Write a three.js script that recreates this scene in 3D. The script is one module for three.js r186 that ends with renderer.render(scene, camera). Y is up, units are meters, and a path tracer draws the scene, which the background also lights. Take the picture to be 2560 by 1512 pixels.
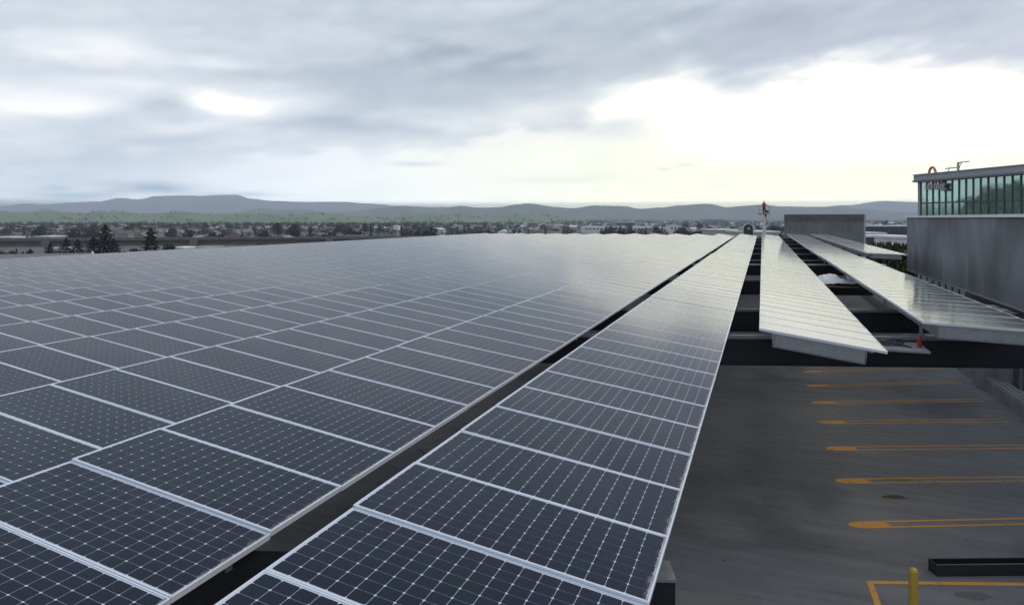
import * as THREE from 'three';
import { mergeGeometries } from 'three/addons/utils/BufferGeometryUtils.js';
import { RoundedBoxGeometry } from 'three/addons/geometries/RoundedBoxGeometry.js';
import { MarchingCubes } from 'three/addons/objects/MarchingCubes.js';
import { FontLoader } from 'three/addons/loaders/FontLoader.js';
import { TextGeometry } from 'three/addons/geometries/TextGeometry.js';

// ------------------------------------------------------------------ camera, sky, sun, exposure
const scene = new THREE.Scene();
const HAZE = 0.00017;
const YAW = 0.3531, F = 1700, CY = 545, EYE = 6.2;             // photo measured as 2560 x 1512, horizon at row 545
const camera = new THREE.PerspectiveCamera(2 * Math.atan(967 / F) * 180 / Math.PI, 2560 / 1934, 0.1, 60000);
camera.position.set(0, EYE, 0); camera.rotation.y = YAW;
camera.setViewOffset(2560, 1934, 0, 422, 2560, 1512);          // shifted lens: upright walls stay upright
const renderer = new THREE.WebGLRenderer({ antialias: true });
renderer.setSize(1024, 604);
renderer.toneMapping = THREE.LinearToneMapping;
renderer.toneMappingExposure = 1.0;
renderer.shadowMap.enabled = true;

const RIGHT = [Math.cos(YAW), -Math.sin(YAW)], FWD = [-Math.sin(YAW), -Math.cos(YAW)];
const at = (px, py, d) => { const u = (px - 1280) / F * d, v = (CY - py) / F * d; return new THREE.Vector3(u * RIGHT[0] + d * FWD[0], EYE + v, u * RIGHT[1] + d * FWD[1]); };
const onY = (px, py, y) => at(px, py, F * (EYE - y) / (py - CY));
const rng = (s) => () => { s |= 0; s = s + 0x6D2B79F5 | 0; let t = Math.imul(s ^ s >>> 15, 1 | s); t = t + Math.imul(t ^ t >>> 7, 61 | t) ^ t; return ((t ^ t >>> 14) >>> 0) / 4294967296; };
const R = rng(11);
const rr = (a, b) => a + (b - a) * R();
const clamp = THREE.MathUtils.clamp, sstep = THREE.MathUtils.smoothstep, lerp = THREE.MathUtils.lerp;
// value noise
const PERM = new Float32Array(65536); { const q = rng(5); for (let i = 0; i < 65536; i++) PERM[i] = q(); }
const h2 = (x, y) => PERM[((x & 255) << 8) | (y & 255)];
function noise(x, y) { const i = Math.floor(x), j = Math.floor(y), u = x - i, v = y - j, s = u * u * (3 - 2 * u), t = v * v * (3 - 2 * v); return lerp(lerp(h2(i, j), h2(i + 1, j), s), lerp(h2(i, j + 1), h2(i + 1, j + 1), s), t); }
function fbm(x, y, o = 5) { let a = 0.5, n = 0, w = 0; for (let i = 0; i < o; i++) { n += a * noise(x, y); w += a; x = x * 2.03 + 17.1; y = y * 2.03 + 9.7; a *= 0.5; } return n / w; }
const curve = (pts) => (x) => { if (x <= pts[0][0]) return pts[0][1]; for (let i = 1; i < pts.length; i++) if (x <= pts[i][0]) { const [x0, y0] = pts[i - 1], [x1, y1] = pts[i]; let t = (x - x0) / (x1 - x0); t = t * t * (3 - 2 * t); return y0 + (y1 - y0) * t; } return pts[pts.length - 1][1]; };

// overcast sky: a grey-blue deck of cloud with a ragged lower edge, bright clear air below it towards the right
{
  const W = 2048, H = 1024, data = new Float32Array(W * H * 4);
  const edge = curve([[-180, 5], [-80, 2], [-45, 0.5], [-37, 1.2], [-27, 2.8], [-25, 3.3], [-20, 4.6], [-12, 5.9], [-6, 6.6], [0, 6.9], [5, 7.4], [9, 9.4], [14, 10.4], [18, 8.7], [25, 9.6], [31, 9.2], [38, 7.8], [60, 8], [110, 7], [180, 5]]);
  const base = curve([[-180, 0.6], [-90, 0.64], [-40, 0.68], [-25, 0.68], [-10, 0.64], [5, 0.6], [15, 0.6], [30, 0.61], [60, 0.62], [180, 0.6]]);
  const lightSpots = [[-22.6, 8.8, 2.0, 0.62, 0.5], [-22.6, 8.7, 4.6, 1.3, 0.28], [-32, 12, 5, 1.3, 0.28], [-33, 8.4, 4.5, 0.8, 0.24], [-35.5, 7.6, 3, 0.6, 0.2], [-23.5, 11.8, 3, 0.5, 0.15], [-29.5, 9.7, 3, 0.5, 0.2], [-18, 9.3, 4, 0.7, 0.15], [4, 8.6, 6, 1.5, 0.22], [11, 10, 4, 1.2, 0.25], [26, 12.2, 1.2, 0.35, 0.12], [12.7, 14.8, 0.7, 0.4, 0.1], [-5, 8.3, 5, 0.7, 0.14]];
  const darkSpots = [[-4, 12.2, 9, 1.6, 0.14], [-12, 7.6, 7, 0.6, 0.1], [8, 7.5, 4.5, 1.0, 0.2], [-26, 8.2, 3.5, 0.7, 0.1], [20, 15, 10, 2, 0.06], [-28.0, 2.2, 3.2, 0.42, 0.26], [-32.5, 1.6, 2.4, 0.2, 0.2], [-22.5, 1.75, 3.4, 0.2, 0.2], [-33.8, 2.1, 0.9, 0.16, 0.14], [14.4, 4.3, 0.9, 0.12, 0.2], [12.6, 4.0, 0.6, 0.12, 0.2], [-7.5, 4.6, 1.6, 0.17, 0.18], [29, 5.2, 1.2, 0.16, 0.14], [17, 2.6, 1.2, 0.09, 0.14], [7, 2.3, 0.5, 0.12, 0.16], [4, 3.2, 5, 0.3, 0.08]];
  for (let row = 0; row < H; row++) {
    const el = ((row + 0.5) / H - 0.5) * Math.PI, e = el * 180 / Math.PI, ce = Math.cos(el), se = Math.sin(el);
    for (let col = 0; col < W; col++) {
      const ph = ((col + 0.5) / W - 0.5) * 2 * Math.PI, x = Math.cos(ph) * ce, z = Math.sin(ph) * ce;
      const a = Math.atan2(x * RIGHT[0] + z * RIGHT[1], x * FWD[0] + z * FWD[1]) * 180 / Math.PI;
      let c = [0.5, 0.52, 0.54];
      if (e > -1) {
        const k = 1 / (Math.max(se, 0) + 0.09), u = x * k, v = z * k;
        const n1 = fbm(u * 1.1 + 4, v * 1.1 + 2, 5), n2 = fbm(u * 3.2 + 31, v * 3.2 + 8, 4), n3 = fbm(a * 0.15 + 50, (e - a * 0.1 * (1 - sstep(Math.abs(a), 40, 90))) * 0.62 + 20, 6);
        const n4 = fbm(a * 0.42 + 11, (e - a * 0.08) * 1.5 + 3, 5), wob = (n3 - 0.5) * 3.6 + (n2 - 0.5) * 0.8 + (n4 - 0.5) * 2.6;
        const cover = sstep(e + wob * sstep(e, 0.5, 4), edge(a) - (1.2 + 1.4 * sstep(a, 5, 20)), edge(a) + (1.6 + 2 * sstep(a, 5, 20)));
        let g = base(a) + (n1 - 0.5) * 0.12 + (n3 - 0.5) * 0.22 + (n2 - 0.5) * 0.05 + (n4 - 0.5) * 0.11;
        g = lerp(g, 0.6 + (n1 - 0.5) * 0.2, sstep(e, 20, 45));
        const hb = lerp(0.86, 1.0 + 0.95 * sstep(e, 3, 9) * sstep(a, 8, 26), sstep(a, -26, 22) * (1 - sstep(a, 60, 130))) - 0.26 * (1 - sstep(a, -46, -16)) + (n3 - 0.5) * 0.12;
        const warm = sstep(a, -24, 16) * (1 - sstep(a, 70, 150)) * (1 - 0.75 * sstep(e, 3, 11));
        const low = 1 - sstep(e, 0, 3.2);
        let l = lerp(hb, g, cover);
        const spot = (p) => { const da = (a - p[0] + (n2 - 0.5) * p[2] * 0.9) / p[2], de = (e - p[1] + (n3 - 0.5) * p[3] * 2.2) / p[3], q = da * da + de * de; return q > 9 ? 0 : p[4] * Math.exp(-q); };
        for (const p of lightSpots) l += spot(p);
        for (const p of darkSpots) l -= spot(p) * 1.15;
        const grey = Math.max(clamp((1.0 - l) / 0.48, 0, 1), 0.95 * sstep(e, 12, 28));
        const purple = sstep(a, 10, 24) * 0.5 + (n3 - 0.5) * 0.3;
        c = [l * lerp(1, 0.885 + 0.04 * purple - 0.05 * sstep(e, 12, 28), grey), l * lerp(1, 1.0 - 0.03 * purple, grey), l * lerp(1, 1.14 + 0.06 * purple + 0.1 * sstep(e, 12, 28), grey)];
        const wm = warm * (1 - grey * 0.8);
        c = [c[0] * (1 + 0.02 * wm), c[1] * (1 + 0.015 * wm), c[2] * (1 - 0.2 * wm)];
        c[1] *= 1 + 0.02 * low * (1 - warm); c[0] *= 1 - 0.02 * low * (1 - warm);
      }
      // the low haze of the scene dims and greys what lies behind it: this is the cloud and air beyond that haze
      if (e > 0) { const path = Math.min(430 / Math.max(se, 1e-3), 17800), T = Math.exp(-HAZE * path); c = c.map((q, i) => Math.min((q - (1 - T) * [0.285, 0.3, 0.32][i]) / T, 20)); }
      const o = (row * W + col) * 4; data[o] = Math.max(c[0], 0.02); data[o + 1] = Math.max(c[1], 0.02); data[o + 2] = Math.max(c[2], 0.02); data[o + 3] = 1;
    }
  }
  const sky = new THREE.DataTexture(data, W, H, THREE.RGBAFormat, THREE.FloatType);
  sky.mapping = THREE.EquirectangularReflectionMapping; sky.magFilter = THREE.LinearFilter; sky.minFilter = THREE.LinearFilter; sky.needsUpdate = true;
  scene.background = sky; scene.environment = sky;
}
// the sun behind thin cloud, out of the frame to the right
const sun = new THREE.DirectionalLight(0xfff3e2, 1.25);
{ const az = 68 * Math.PI / 180, el = 34 * Math.PI / 180; const s = Math.sin(az), c = Math.cos(az);
  sun.position.set((s * RIGHT[0] + c * FWD[0]) * Math.cos(el) * 150, Math.sin(el) * 150, (s * RIGHT[1] + c * FWD[1]) * Math.cos(el) * 150); }
sun.castShadow = true; sun.shadow.radius = 45; sun.shadow.mapSize.set(2048, 2048);
Object.assign(sun.shadow.camera, { left: -90, right: 90, top: 90, bottom: -90, near: 1, far: 400 });
scene.add(sun, sun.target);
scene.fog = new THREE.FogExp2(0xd2dce8, HAZE);

// ------------------------------------------------------------------ helpers
const used = {};
const numbered = (n) => { const k = used[n] = (used[n] ?? -1) + 1; return k ? n + '_' + String(k).padStart(3, '0') : n; };
const tag = (o, label, category, group, kind) => { if (label) o.userData.label = label; if (category) o.userData.category = category; if (group) o.userData.group = group; if (kind) o.userData.kind = kind; return o; };
function thing(name, label, category, pos = [0, 0, 0], turn = 0, group) { const o = new THREE.Group(); o.name = numbered(name); o.position.set(...pos); o.rotation.y = turn; scene.add(o); return tag(o, label, category, group); }
const gm = (g) => Array.isArray(g) ? (g.length > 1 ? mergeGeometries(g.map((q) => { q = q.index ? q.toNonIndexed() : q; for (const k of Object.keys(q.attributes)) if (!['position', 'normal', 'uv'].includes(k)) q.deleteAttribute(k); return q; })) : g[0]) : g;
function part(name, g, m, parent) { const o = new THREE.Mesh(gm(g), m); o.name = name; parent.add(o); return o; }
function single(name, g, m, label, category, group) { const o = new THREE.Mesh(gm(g), m); o.name = numbered(name); scene.add(o); return tag(o, label, category, group); }
function struct(name, g, m) { const o = new THREE.Mesh(gm(g), m); o.name = numbered(name); scene.add(o); o.userData.kind = 'structure'; return o; }
const box = (w, h, d, x = 0, y = 0, z = 0) => new THREE.BoxGeometry(w, h, d).translate(x, y, z);
const rbox = (w, h, d, r, x = 0, y = 0, z = 0) => new RoundedBoxGeometry(w, h, d, 1, r).translate(x, y, z);
const V = (x, y, z) => new THREE.Vector3(x, y, z);
function bar(a, b, w, h = w) { const d = b.clone().sub(a), L = d.length(), g = new THREE.BoxGeometry(w, h, L); const m = new THREE.Matrix4().lookAt(a, b, Math.abs(d.y) > 0.95 * L ? V(1, 0, 0) : V(0, 1, 0)); return g.applyMatrix4(m).translate((a.x + b.x) / 2, (a.y + b.y) / 2, (a.z + b.z) / 2); }
function rod(a, b, r, seg = 8, r2 = r) { const d = b.clone().sub(a), g = new THREE.CylinderGeometry(r2, r, d.length(), seg); g.applyQuaternion(new THREE.Quaternion().setFromUnitVectors(V(0, 1, 0), d.normalize())); return g.translate((a.x + b.x) / 2, (a.y + b.y) / 2, (a.z + b.z) / 2); }
const col = (r, g, b) => new THREE.Color().setRGB(r, g, b);
const mat = (r, g, b, rough = 0.8, extra = {}) => new THREE.MeshStandardMaterial({ color: col(r, g, b), roughness: rough, ...extra });
function tex(w, h, fn, srgb = true) { const d = new Uint8Array(w * h * 4); for (let y = 0; y < h; y++) for (let x = 0; x < w; x++) { const c = fn(x / w, y / h, x, y), o = (y * w + x) * 4; for (let i = 0; i < 3; i++) { const v = clamp(Array.isArray(c) ? c[i] : c, 0, 1); d[o + i] = 255 * (srgb ? Math.pow(v, 1 / 2.2) : v); } d[o + 3] = 255; } const t = new THREE.DataTexture(d, w, h); t.wrapS = t.wrapT = THREE.RepeatWrapping; t.magFilter = THREE.LinearFilter; t.minFilter = THREE.LinearMipmapLinearFilter; t.generateMipmaps = true; if (srgb) t.colorSpace = THREE.SRGBColorSpace; t.needsUpdate = true; return t; }
// noise that wraps round at period p
function wnoise(x, y, p) { const i = Math.floor(x), j = Math.floor(y), u = x - i, v = y - j, s = u * u * (3 - 2 * u), t = v * v * (3 - 2 * v), m = (a) => ((a % p) + p) % p; return lerp(lerp(h2(m(i), m(j)), h2(m(i + 1), m(j)), s), lerp(h2(m(i), m(j + 1)), h2(m(i + 1), m(j + 1)), s), t); }
function wfbm(u, v, p, o = 5) { let a = 0.5, n = 0, w = 0; for (let i = 0; i < o; i++) { n += a * wnoise(u * p + i * 7.3 * p, v * p, p); w += a; p *= 2; a *= 0.55; } return n / w; }
const planarUV = (g, sx, sy, f) => { const p = g.attributes.position, uv = new Float32Array(p.count * 2); for (let i = 0; i < p.count; i++) { const [a, b] = f(p.getX(i), p.getY(i), p.getZ(i)); uv[i * 2] = a / sx; uv[i * 2 + 1] = b / sy; } g.setAttribute('uv', new THREE.BufferAttribute(uv, 2)); return g; };
const boxUV = (g, s = 1) => { g = g.index ? g.toNonIndexed() : g; const p = g.attributes.position, n = g.attributes.normal, uv = new Float32Array(p.count * 2); for (let i = 0; i < p.count; i++) { const ax = Math.abs(n.getX(i)), ay = Math.abs(n.getY(i)), az = Math.abs(n.getZ(i)), x = p.getX(i), y = p.getY(i), z = p.getZ(i); const q = ay > ax && ay > az ? [x, z] : ax > az ? [z, y] : [x, y]; uv[i * 2] = q[0] / s; uv[i * 2 + 1] = q[1] / s; } g.setAttribute('uv', new THREE.BufferAttribute(uv, 2)); return g; };

// ------------------------------------------------------------------ materials
const deckTex = tex(1024, 1024, (u, v) => { const big = wfbm(u, v, 3, 4), mid = wfbm(u, v, 9, 4), streak = wfbm(u * 1, v * 1 + 0.3, 4, 2), brush = wnoise(u * 10, v * 96, 96) * 0.6 + wnoise(u * 24 + 3, v * 192, 192) * 0.4, fine = wnoise(u * 256, v * 256, 256); const stain = sstep(wfbm(u + 0.37, v + 0.61, 5, 4), 0.58, 0.72); let l = 0.205 * (0.68 + 0.36 * big + 0.28 * (mid - 0.5) + 0.32 * (brush - 0.5) + 0.1 * (fine - 0.5)) * (1 - 0.28 * stain); return [l * 1.03, l * 1.0, l * 0.94]; });
const M = {
  frame: mat(0.74, 0.77, 0.81, 0.36, { metalness: 0.25 }),
  sheet: new THREE.MeshPhysicalMaterial({ color: col(0.58, 0.62, 0.68), roughness: 0.09, specularIntensity: 0.42 }),
  cellV: new THREE.MeshPhysicalMaterial({ color: 0xffffff, vertexColors: true, roughness: 0.09, specularIntensity: 0.42 }),
  galv: null, navy: null,
  deck: new THREE.MeshStandardMaterial({ map: deckTex, roughness: 0.82 }),
};
const CELL = [[0.0025, 0.005, 0.0165], [0.0022, 0.0058, 0.016], [0.0014, 0.0078, 0.0145], [0.0045, 0.0048, 0.0175], [0.0026, 0.0053, 0.02]];
const pane = (o) => new THREE.MeshPhysicalMaterial({ roughness: 0.09, specularIntensity: 0.42, ...o });   // anti-reflection glass
M.cells = CELL.map((c) => pane({ color: col(...c) }));
const galvTex = tex(512, 512, (u, v) => { const n = wfbm(u, v, 8, 4), s = wnoise(u * 40, v * 40, 40); const l = 0.38 + 0.12 * (n - 0.5) + 0.06 * (s - 0.5); return [l, l * 1.02, l * 1.04]; });
M.galv = new THREE.MeshStandardMaterial({ map: galvTex, roughness: 0.38, metalness: 0.7 });
const navyTex = tex(512, 512, (u, v) => { const n = wfbm(u, v, 6, 5), s = wfbm(u, v, 30, 2); const l = 0.6 + 0.9 * (n - 0.3) + 0.3 * (s - 0.5); return [0.012 * l, 0.0145 * l, 0.022 * l]; });
M.navy = new THREE.MeshStandardMaterial({ map: navyTex, roughness: 0.55 });
const wallTex = tex(1024, 1024, (u, v) => { const n = wfbm(u, v, 4, 5), st = wnoise(u * 40, v * 6, 40) * 0.4 + wnoise(u * 10 + 5, v * 3, 10) * 0.6, run = sstep(wnoise(u * 16 + 9, v * 4, 16), 0.55, 0.95) * wnoise(u * 60, v * 10, 60), fine = wnoise(u * 300, v * 300, 300); const l = 0.2 * (0.3 + 1.3 * n + 0.2 * (st - 0.5) + 0.5 * run + 0.12 * (fine - 0.5)); return [l * 0.98, l * 1.0, l * 1.03]; });
M.wall = new THREE.MeshStandardMaterial({ map: wallTex, roughness: 0.85 });
const concTex = tex(512, 512, (u, v) => { const n = wfbm(u, v, 5, 5), st = wnoise(u * 60, v * 6, 60), fine = wnoise(u * 200, v * 200, 200); const l = 0.27 * (0.65 + 0.6 * n + 0.18 * (st - 0.5) + 0.1 * (fine - 0.5)); return [l, l, l * 0.97]; });
M.conc = new THREE.MeshStandardMaterial({ map: concTex, roughness: 0.9 });
const paintTex = tex(512, 512, (u, v) => { const n = wfbm(u, v, 12, 4), f = wnoise(u * 128, v * 128, 128); const worn = sstep(n * 0.75 + f * 0.3, 0.6, 0.78); const c = [0.72, 0.34, 0.055], d = [0.15, 0.14, 0.12]; return c.map((q, i) => lerp(q * (0.8 + 0.35 * n), d[i], worn * 0.75)); });
M.paint = new THREE.MeshStandardMaterial({ map: paintTex, roughness: 0.8 });
M.white = mat(0.72, 0.72, 0.7, 0.7); M.black = mat(0.018, 0.019, 0.02, 0.5); M.coping = mat(0.68, 0.7, 0.72, 0.4, { metalness: 0.2 });

// ------------------------------------------------------------------ ground, hills
const GROUND = -13.8;
{
  const gt = tex(1024, 1024, (u, v) => { const n = wfbm(u, v, 6, 5), m = wfbm(u + 0.4, v + 0.2, 14, 4), f = wnoise(u * 128, v * 128, 128); const g = sstep(n, 0.4, 0.62), c1 = [0.05, 0.062, 0.034], c2 = [0.11, 0.105, 0.085]; return c1.map((q, i) => lerp(q, c2[i], g) * (0.7 + 0.5 * m + 0.2 * (f - 0.5))); });
  gt.anisotropy = 8;
  const g = new THREE.PlaneGeometry(34000, 34000, 8, 8).rotateX(-Math.PI / 2); planarUV(g, 900, 900, (x, y, z) => [x, z]);
  const o = struct('ground', g, new THREE.MeshStandardMaterial({ map: gt, roughness: 1 })); o.position.y = GROUND;
}
const GREENS = {};
function ridge(name, dist, depth, profile, c1, c2, seed, rough = 0.22, x0 = -700, x1 = 3260) {
  const prof = curve(profile), nx = 330, nd = 26, pos = [], uv = [], colr = [], idx = [];
  for (let i = 0; i <= nx; i++) for (let j = 0; j <= nd; j++) {
    const px = x0 + (x1 - x0) * i / nx, t = j / nd, d = dist - depth * 0.62 + depth * t, crest = Math.max(0, (CY - prof(px)) / F * dist + EYE - GROUND);
    const q = t < 0.62 ? t / 0.62 : 1 - (t - 0.62) / 0.38, sh = Math.pow(sstep(q, 0, 1), 0.85);
    const n = fbm(px * 0.012 * (dist / 6000) + seed, t * 7 + seed, 5), gul = fbm(px * 0.03 + seed * 3, t * 2.2 + seed, 4);
    const hgt = crest * clamp(sh * (1 + (n - 0.55) * 0.9 * (1 - q * q)) - rough * (gul - 0.3) * 4 * q * (1 - q), 0, 1.05) + (n - 0.5) * crest * 0.05;
    const p = at(1280 + (px - 1280), CY, d); pos.push(p.x, GROUND - 3 + Math.max(0, hgt) + (hgt > 1 ? 3 : 0), p.z); uv.push(px * 0.01, t * 6);
    const mix = sstep(fbm(px * 0.02 + seed * 2, t * 9 + seed, 5), 0.42, 0.62); colr.push(...c1.map((v, k) => lerp(v, c2[k], mix)));
  }
  ridge.y = (px, d) => { const i = clamp(Math.round((px - x0) / (x1 - x0) * nx), 0, nx), j = clamp(Math.round((d - dist + depth * 0.62) / depth * nd), 0, nd); return pos[(i * (nd + 1) + j) * 3 + 1]; }; GREENS[name] = ridge.y;
  for (let i = 0; i < nx; i++) for (let j = 0; j < nd; j++) { const a = i * (nd + 1) + j, b = a + nd + 1; idx.push(a, b, a + 1, b, b + 1, a + 1); }
  const g = new THREE.BufferGeometry(); g.setAttribute('position', new THREE.Float32BufferAttribute(pos, 3)); g.setAttribute('uv', new THREE.Float32BufferAttribute(uv, 2)); g.setAttribute('color', new THREE.Float32BufferAttribute(colr, 3)); g.setIndex(idx); g.computeVertexNormals();
  return struct(name, g, new THREE.MeshStandardMaterial({ vertexColors: true, roughness: 1, side: THREE.DoubleSide }));
}
ridge('far_mountains', 12500, 4200, [[-700, 516], [-300, 512], [0, 515], [32, 513], [50, 508], [110, 511], [180, 506], [250, 503], [298, 494], [345, 498], [385, 490], [440, 488], [490, 490], [555, 487], [588, 486], [628, 497], [675, 501], [760, 505], [850, 504], [920, 508], [1000, 515], [1100, 517], [1300, 520], [1600, 523], [2000, 521], [2120, 513], [2210, 502], [2285, 505], [2400, 512], [2800, 515], [3260, 520]], [0.06, 0.075, 0.07], [0.11, 0.12, 0.095], 3.1, 0.45);
ridge('grey_hills', 6000, 2600, [[-700, 528], [-200, 524], [0, 532], [75, 528], [108, 520], [150, 528], [260, 533], [450, 534], [590, 531], [655, 520], [700, 524], [775, 523], [815, 532], [880, 527], [950, 521], [1010, 514], [1062, 518], [1100, 520], [1155, 514], [1190, 519], [1245, 518], [1290, 511], [1328, 509], [1390, 517], [1435, 520], [1485, 513], [1560, 514], [1600, 522], [1648, 519], [1700, 513], [1768, 509], [1815, 518], [1868, 514], [1900, 511], [1960, 516], [2060, 517], [2090, 514], [2150, 522], [2250, 529], [2400, 531], [3260, 525]], [0.08, 0.095, 0.06], [0.14, 0.14, 0.09], 8.4, 0.4);
ridge('green_hills', 3000, 1950, [[-700, 522], [-350, 524], [0, 527], [60, 531], [120, 527], [200, 533], [290, 529], [370, 534], [445, 529], [540, 536], [625, 532], [700, 538], [795, 532], [880, 540], [960, 544], [1060, 535], [1150, 537], [1205, 545], [1270, 535], [1330, 534], [1400, 543], [1480, 553], [1560, 557], [3260, 557]], [0.09, 0.16, 0.05], [0.14, 0.18, 0.075], 5.7, 0.35);
ridge('grassy_knoll', 1900, 560, [[-700, 552], [-200, 540], [-60, 548], [0, 551], [50, 553], [95, 561], [130, 566], [700, 570], [3260, 570]], [0.095, 0.19, 0.04], [0.13, 0.2, 0.06], 2.2, 0.15);

// ------------------------------------------------------------------ parking deck
const XMIN = -42, XMAX = 8.6, ZN = 5, ZF = -98;
struct('parking_deck', planarUV(new THREE.PlaneGeometry(XMAX - XMIN, ZN - ZF, 4, 4).rotateX(-Math.PI / 2).translate((XMIN + XMAX) / 2, 0, (ZN + ZF) / 2), 14, 14, (x, y, z) => [x, z]), M.deck);
struct('garage_building', [boxUV(box(XMAX - XMIN - 0.02, -GROUND - 0.05, ZN - ZF - 0.02, (XMIN + XMAX) / 2, (GROUND - 0.05) / 2, (ZN + ZF) / 2), 6)], M.conc);
// painted stall lines: two lines joined by a rounded, filled tip
{
  const tips = [[2124, 1313, 2700, 1300], [2090, 1203, 2660, 1196], [2066, 1121.7, 2620, 1116], [2046.5, 1056, 2515, 1051], [2030.6, 1007, 2455, 1000], [2017, 964.6, 2400, 955], [2007.7, 930, 2354, 918]];
  const words = ['nearest', 'second nearest', 'third nearest', 'fourth nearest', 'fifth nearest', 'second farthest', 'farthest'];
  tips.forEach(([x, y, ex, ey], i) => {
    const a = onY(x, y, 0), b = onY(ex, ey, 0), L = Math.hypot(b.x - a.x, b.z - a.z), w = 0.16, t = 0.07, s = new THREE.Shape();
    s.moveTo(L, w); s.lineTo(0.3, w); s.absellipse(0.3, 0, 0.3, w, Math.PI / 2, Math.PI * 1.5, false); s.lineTo(L, -w); s.lineTo(L, -w + t); s.lineTo(0.82, -w + t); s.lineTo(0.82, w - t); s.lineTo(L, w - t); s.closePath();
    const g = new THREE.ShapeGeometry(s, 12); g.rotateX(-Math.PI / 2); planarUV(g, 2, 2, (x, y, z) => [x + i * 0.37, z + i * 0.21]);
    const o = struct('parking_stripe', g, M.paint); o.position.set(a.x, 0.004, a.z); o.rotation.y = Math.atan2(-(b.z - a.z), b.x - a.x);
    o.userData.label = words[i] + ' orange stall line with a rounded filled tip on the deck';
  });
  const a = onY(2167, 1452, 0), b = onY(2640, 1458, 0), c = onY(2215, 1590, 0), t = 0.1, quad = (p, q, w) => { const d = q.clone().sub(p).normalize(), n = V(-d.z, 0, d.x).multiplyScalar(w); const g = new THREE.BufferGeometry(); const P = [p, q, q.clone().add(n), p.clone().add(n)]; g.setAttribute('position', new THREE.Float32BufferAttribute(P.flatMap((k) => [k.x, 0.004, k.z]), 3)); g.setIndex([0, 2, 1, 0, 3, 2]); g.computeVertexNormals(); planarUV(g, 2, 2, (x, y, z) => [x, z]); return g; };
  struct('parking_stripe', [quad(a, b, t), quad(a.clone().add(b.clone().sub(a).normalize().multiplyScalar(0)), c, -t).translate(0, 0.001, 0)], M.paint).userData.label = 'orange corner marking beside the yellow bollard';
  const d = onY(470, 1500, 0), e = onY(620, 1552, 0), f = onY(535, 1470, 0), h = onY(690, 1525, 0);
  struct('parking_stripe', [quad(d, e, 0.12)], M.paint).userData.label = 'orange line on the deck seen in the gap between two panel rows, nearer one';
  struct('parking_stripe', [quad(f, h, 0.12)], M.paint).userData.label = 'orange line on the deck seen in the gap between two panel rows, farther one';
}

{ const blot = (px, py, rx, rz, seed, m, l) => { const p = onY(px, py, 0), s = new THREE.Shape(), n = 40; for (let i = 0; i <= n; i++) { const a = i / n * 6.2832, r = 0.45 + 0.9 * fbm(Math.cos(a) * 1.6 + seed, Math.sin(a) * 1.6 + seed * 2, 4); const x = Math.cos(a) * r * rx, y = Math.sin(a) * r * rz; i ? s.lineTo(x, y) : s.moveTo(x, y); } const o = struct('deck_stain', new THREE.ShapeGeometry(s).rotateX(-Math.PI / 2), m); o.position.set(p.x, 0.003, p.z); o.rotation.y = YAW; o.userData.label = l; };
  const rust = mat(0.085, 0.05, 0.022, 0.9), oil = mat(0.055, 0.054, 0.05, 0.6); blot(2236, 1243, 0.3, 0.12, 3, rust, 'brown rust stain on the deck between two stall lines'); blot(1812, 1402, 0.03, 0.03, 8, oil, 'small black oil drip at the left of the deck'); blot(2417, 1349, 0.06, 0.02, 9, oil, 'small dark scuff near the black steel channel'); blot(2085, 1039, 0.06, 0.05, 5, oil, 'small dark spot beside the fourth nearest stall line'); blot(2288, 1041, 0.06, 0.05, 4, oil, 'small dark spot farther right beside the same stall line'); blot(2440, 1490, 0.32, 0.14, 12, mat(0.11, 0.108, 0.1, 0.8), 'dull grey stain inside the orange corner marking'); }
// ------------------------------------------------------------------ solar rows
const PW = 2.067, PL = 0.895, TILT0 = 0.1375, Z0 = 4.0595, PITCH = 2.7638, XH = -2.6628, YH = EYE - 1.9971;
const LIP = 0.0115, FH = 0.042, MARG = 0.024, NU = 16, NV = 8;
const L1 = PL - 0.006, cu = (PW - 2 * MARG) / NU, cv = (L1 - 2 * MARG) / NV, gapc = 0.0036;
function cellShape(cut) { const a = (cu - gapc) / 2, b = (cv - gapc) / 2, k = cut; const p = [[-a + k, -b], [a - k, -b], [a, -b + k], [a, b - k], [a - k, b], [-a + k, b], [-a, b - k], [-a, -b + k]]; return p; }
const OCT = cellShape(0.0085);
function cellGeo() { const g = new THREE.BufferGeometry(); g.setAttribute('position', new THREE.Float32BufferAttribute(OCT.flatMap(([x, y]) => [x, 0, y]), 3)); g.setAttribute('normal', new THREE.Float32BufferAttribute(OCT.flatMap(() => [0, 1, 0]), 3)); g.setAttribute('uv', new THREE.Float32BufferAttribute(OCT.flatMap(([x, y]) => [x, y]), 2)); const id = []; for (let i = 1; i < 7; i++) id.push(0, i + 1, i); g.setIndex(id); return g; }
const ONECELL = cellGeo();
const cellPos = (i, j) => [(i + 0.5) * cu - (PW - 2 * MARG) / 2, (j + 0.5) * cv - (L1 - 2 * MARG) / 2];
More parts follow.
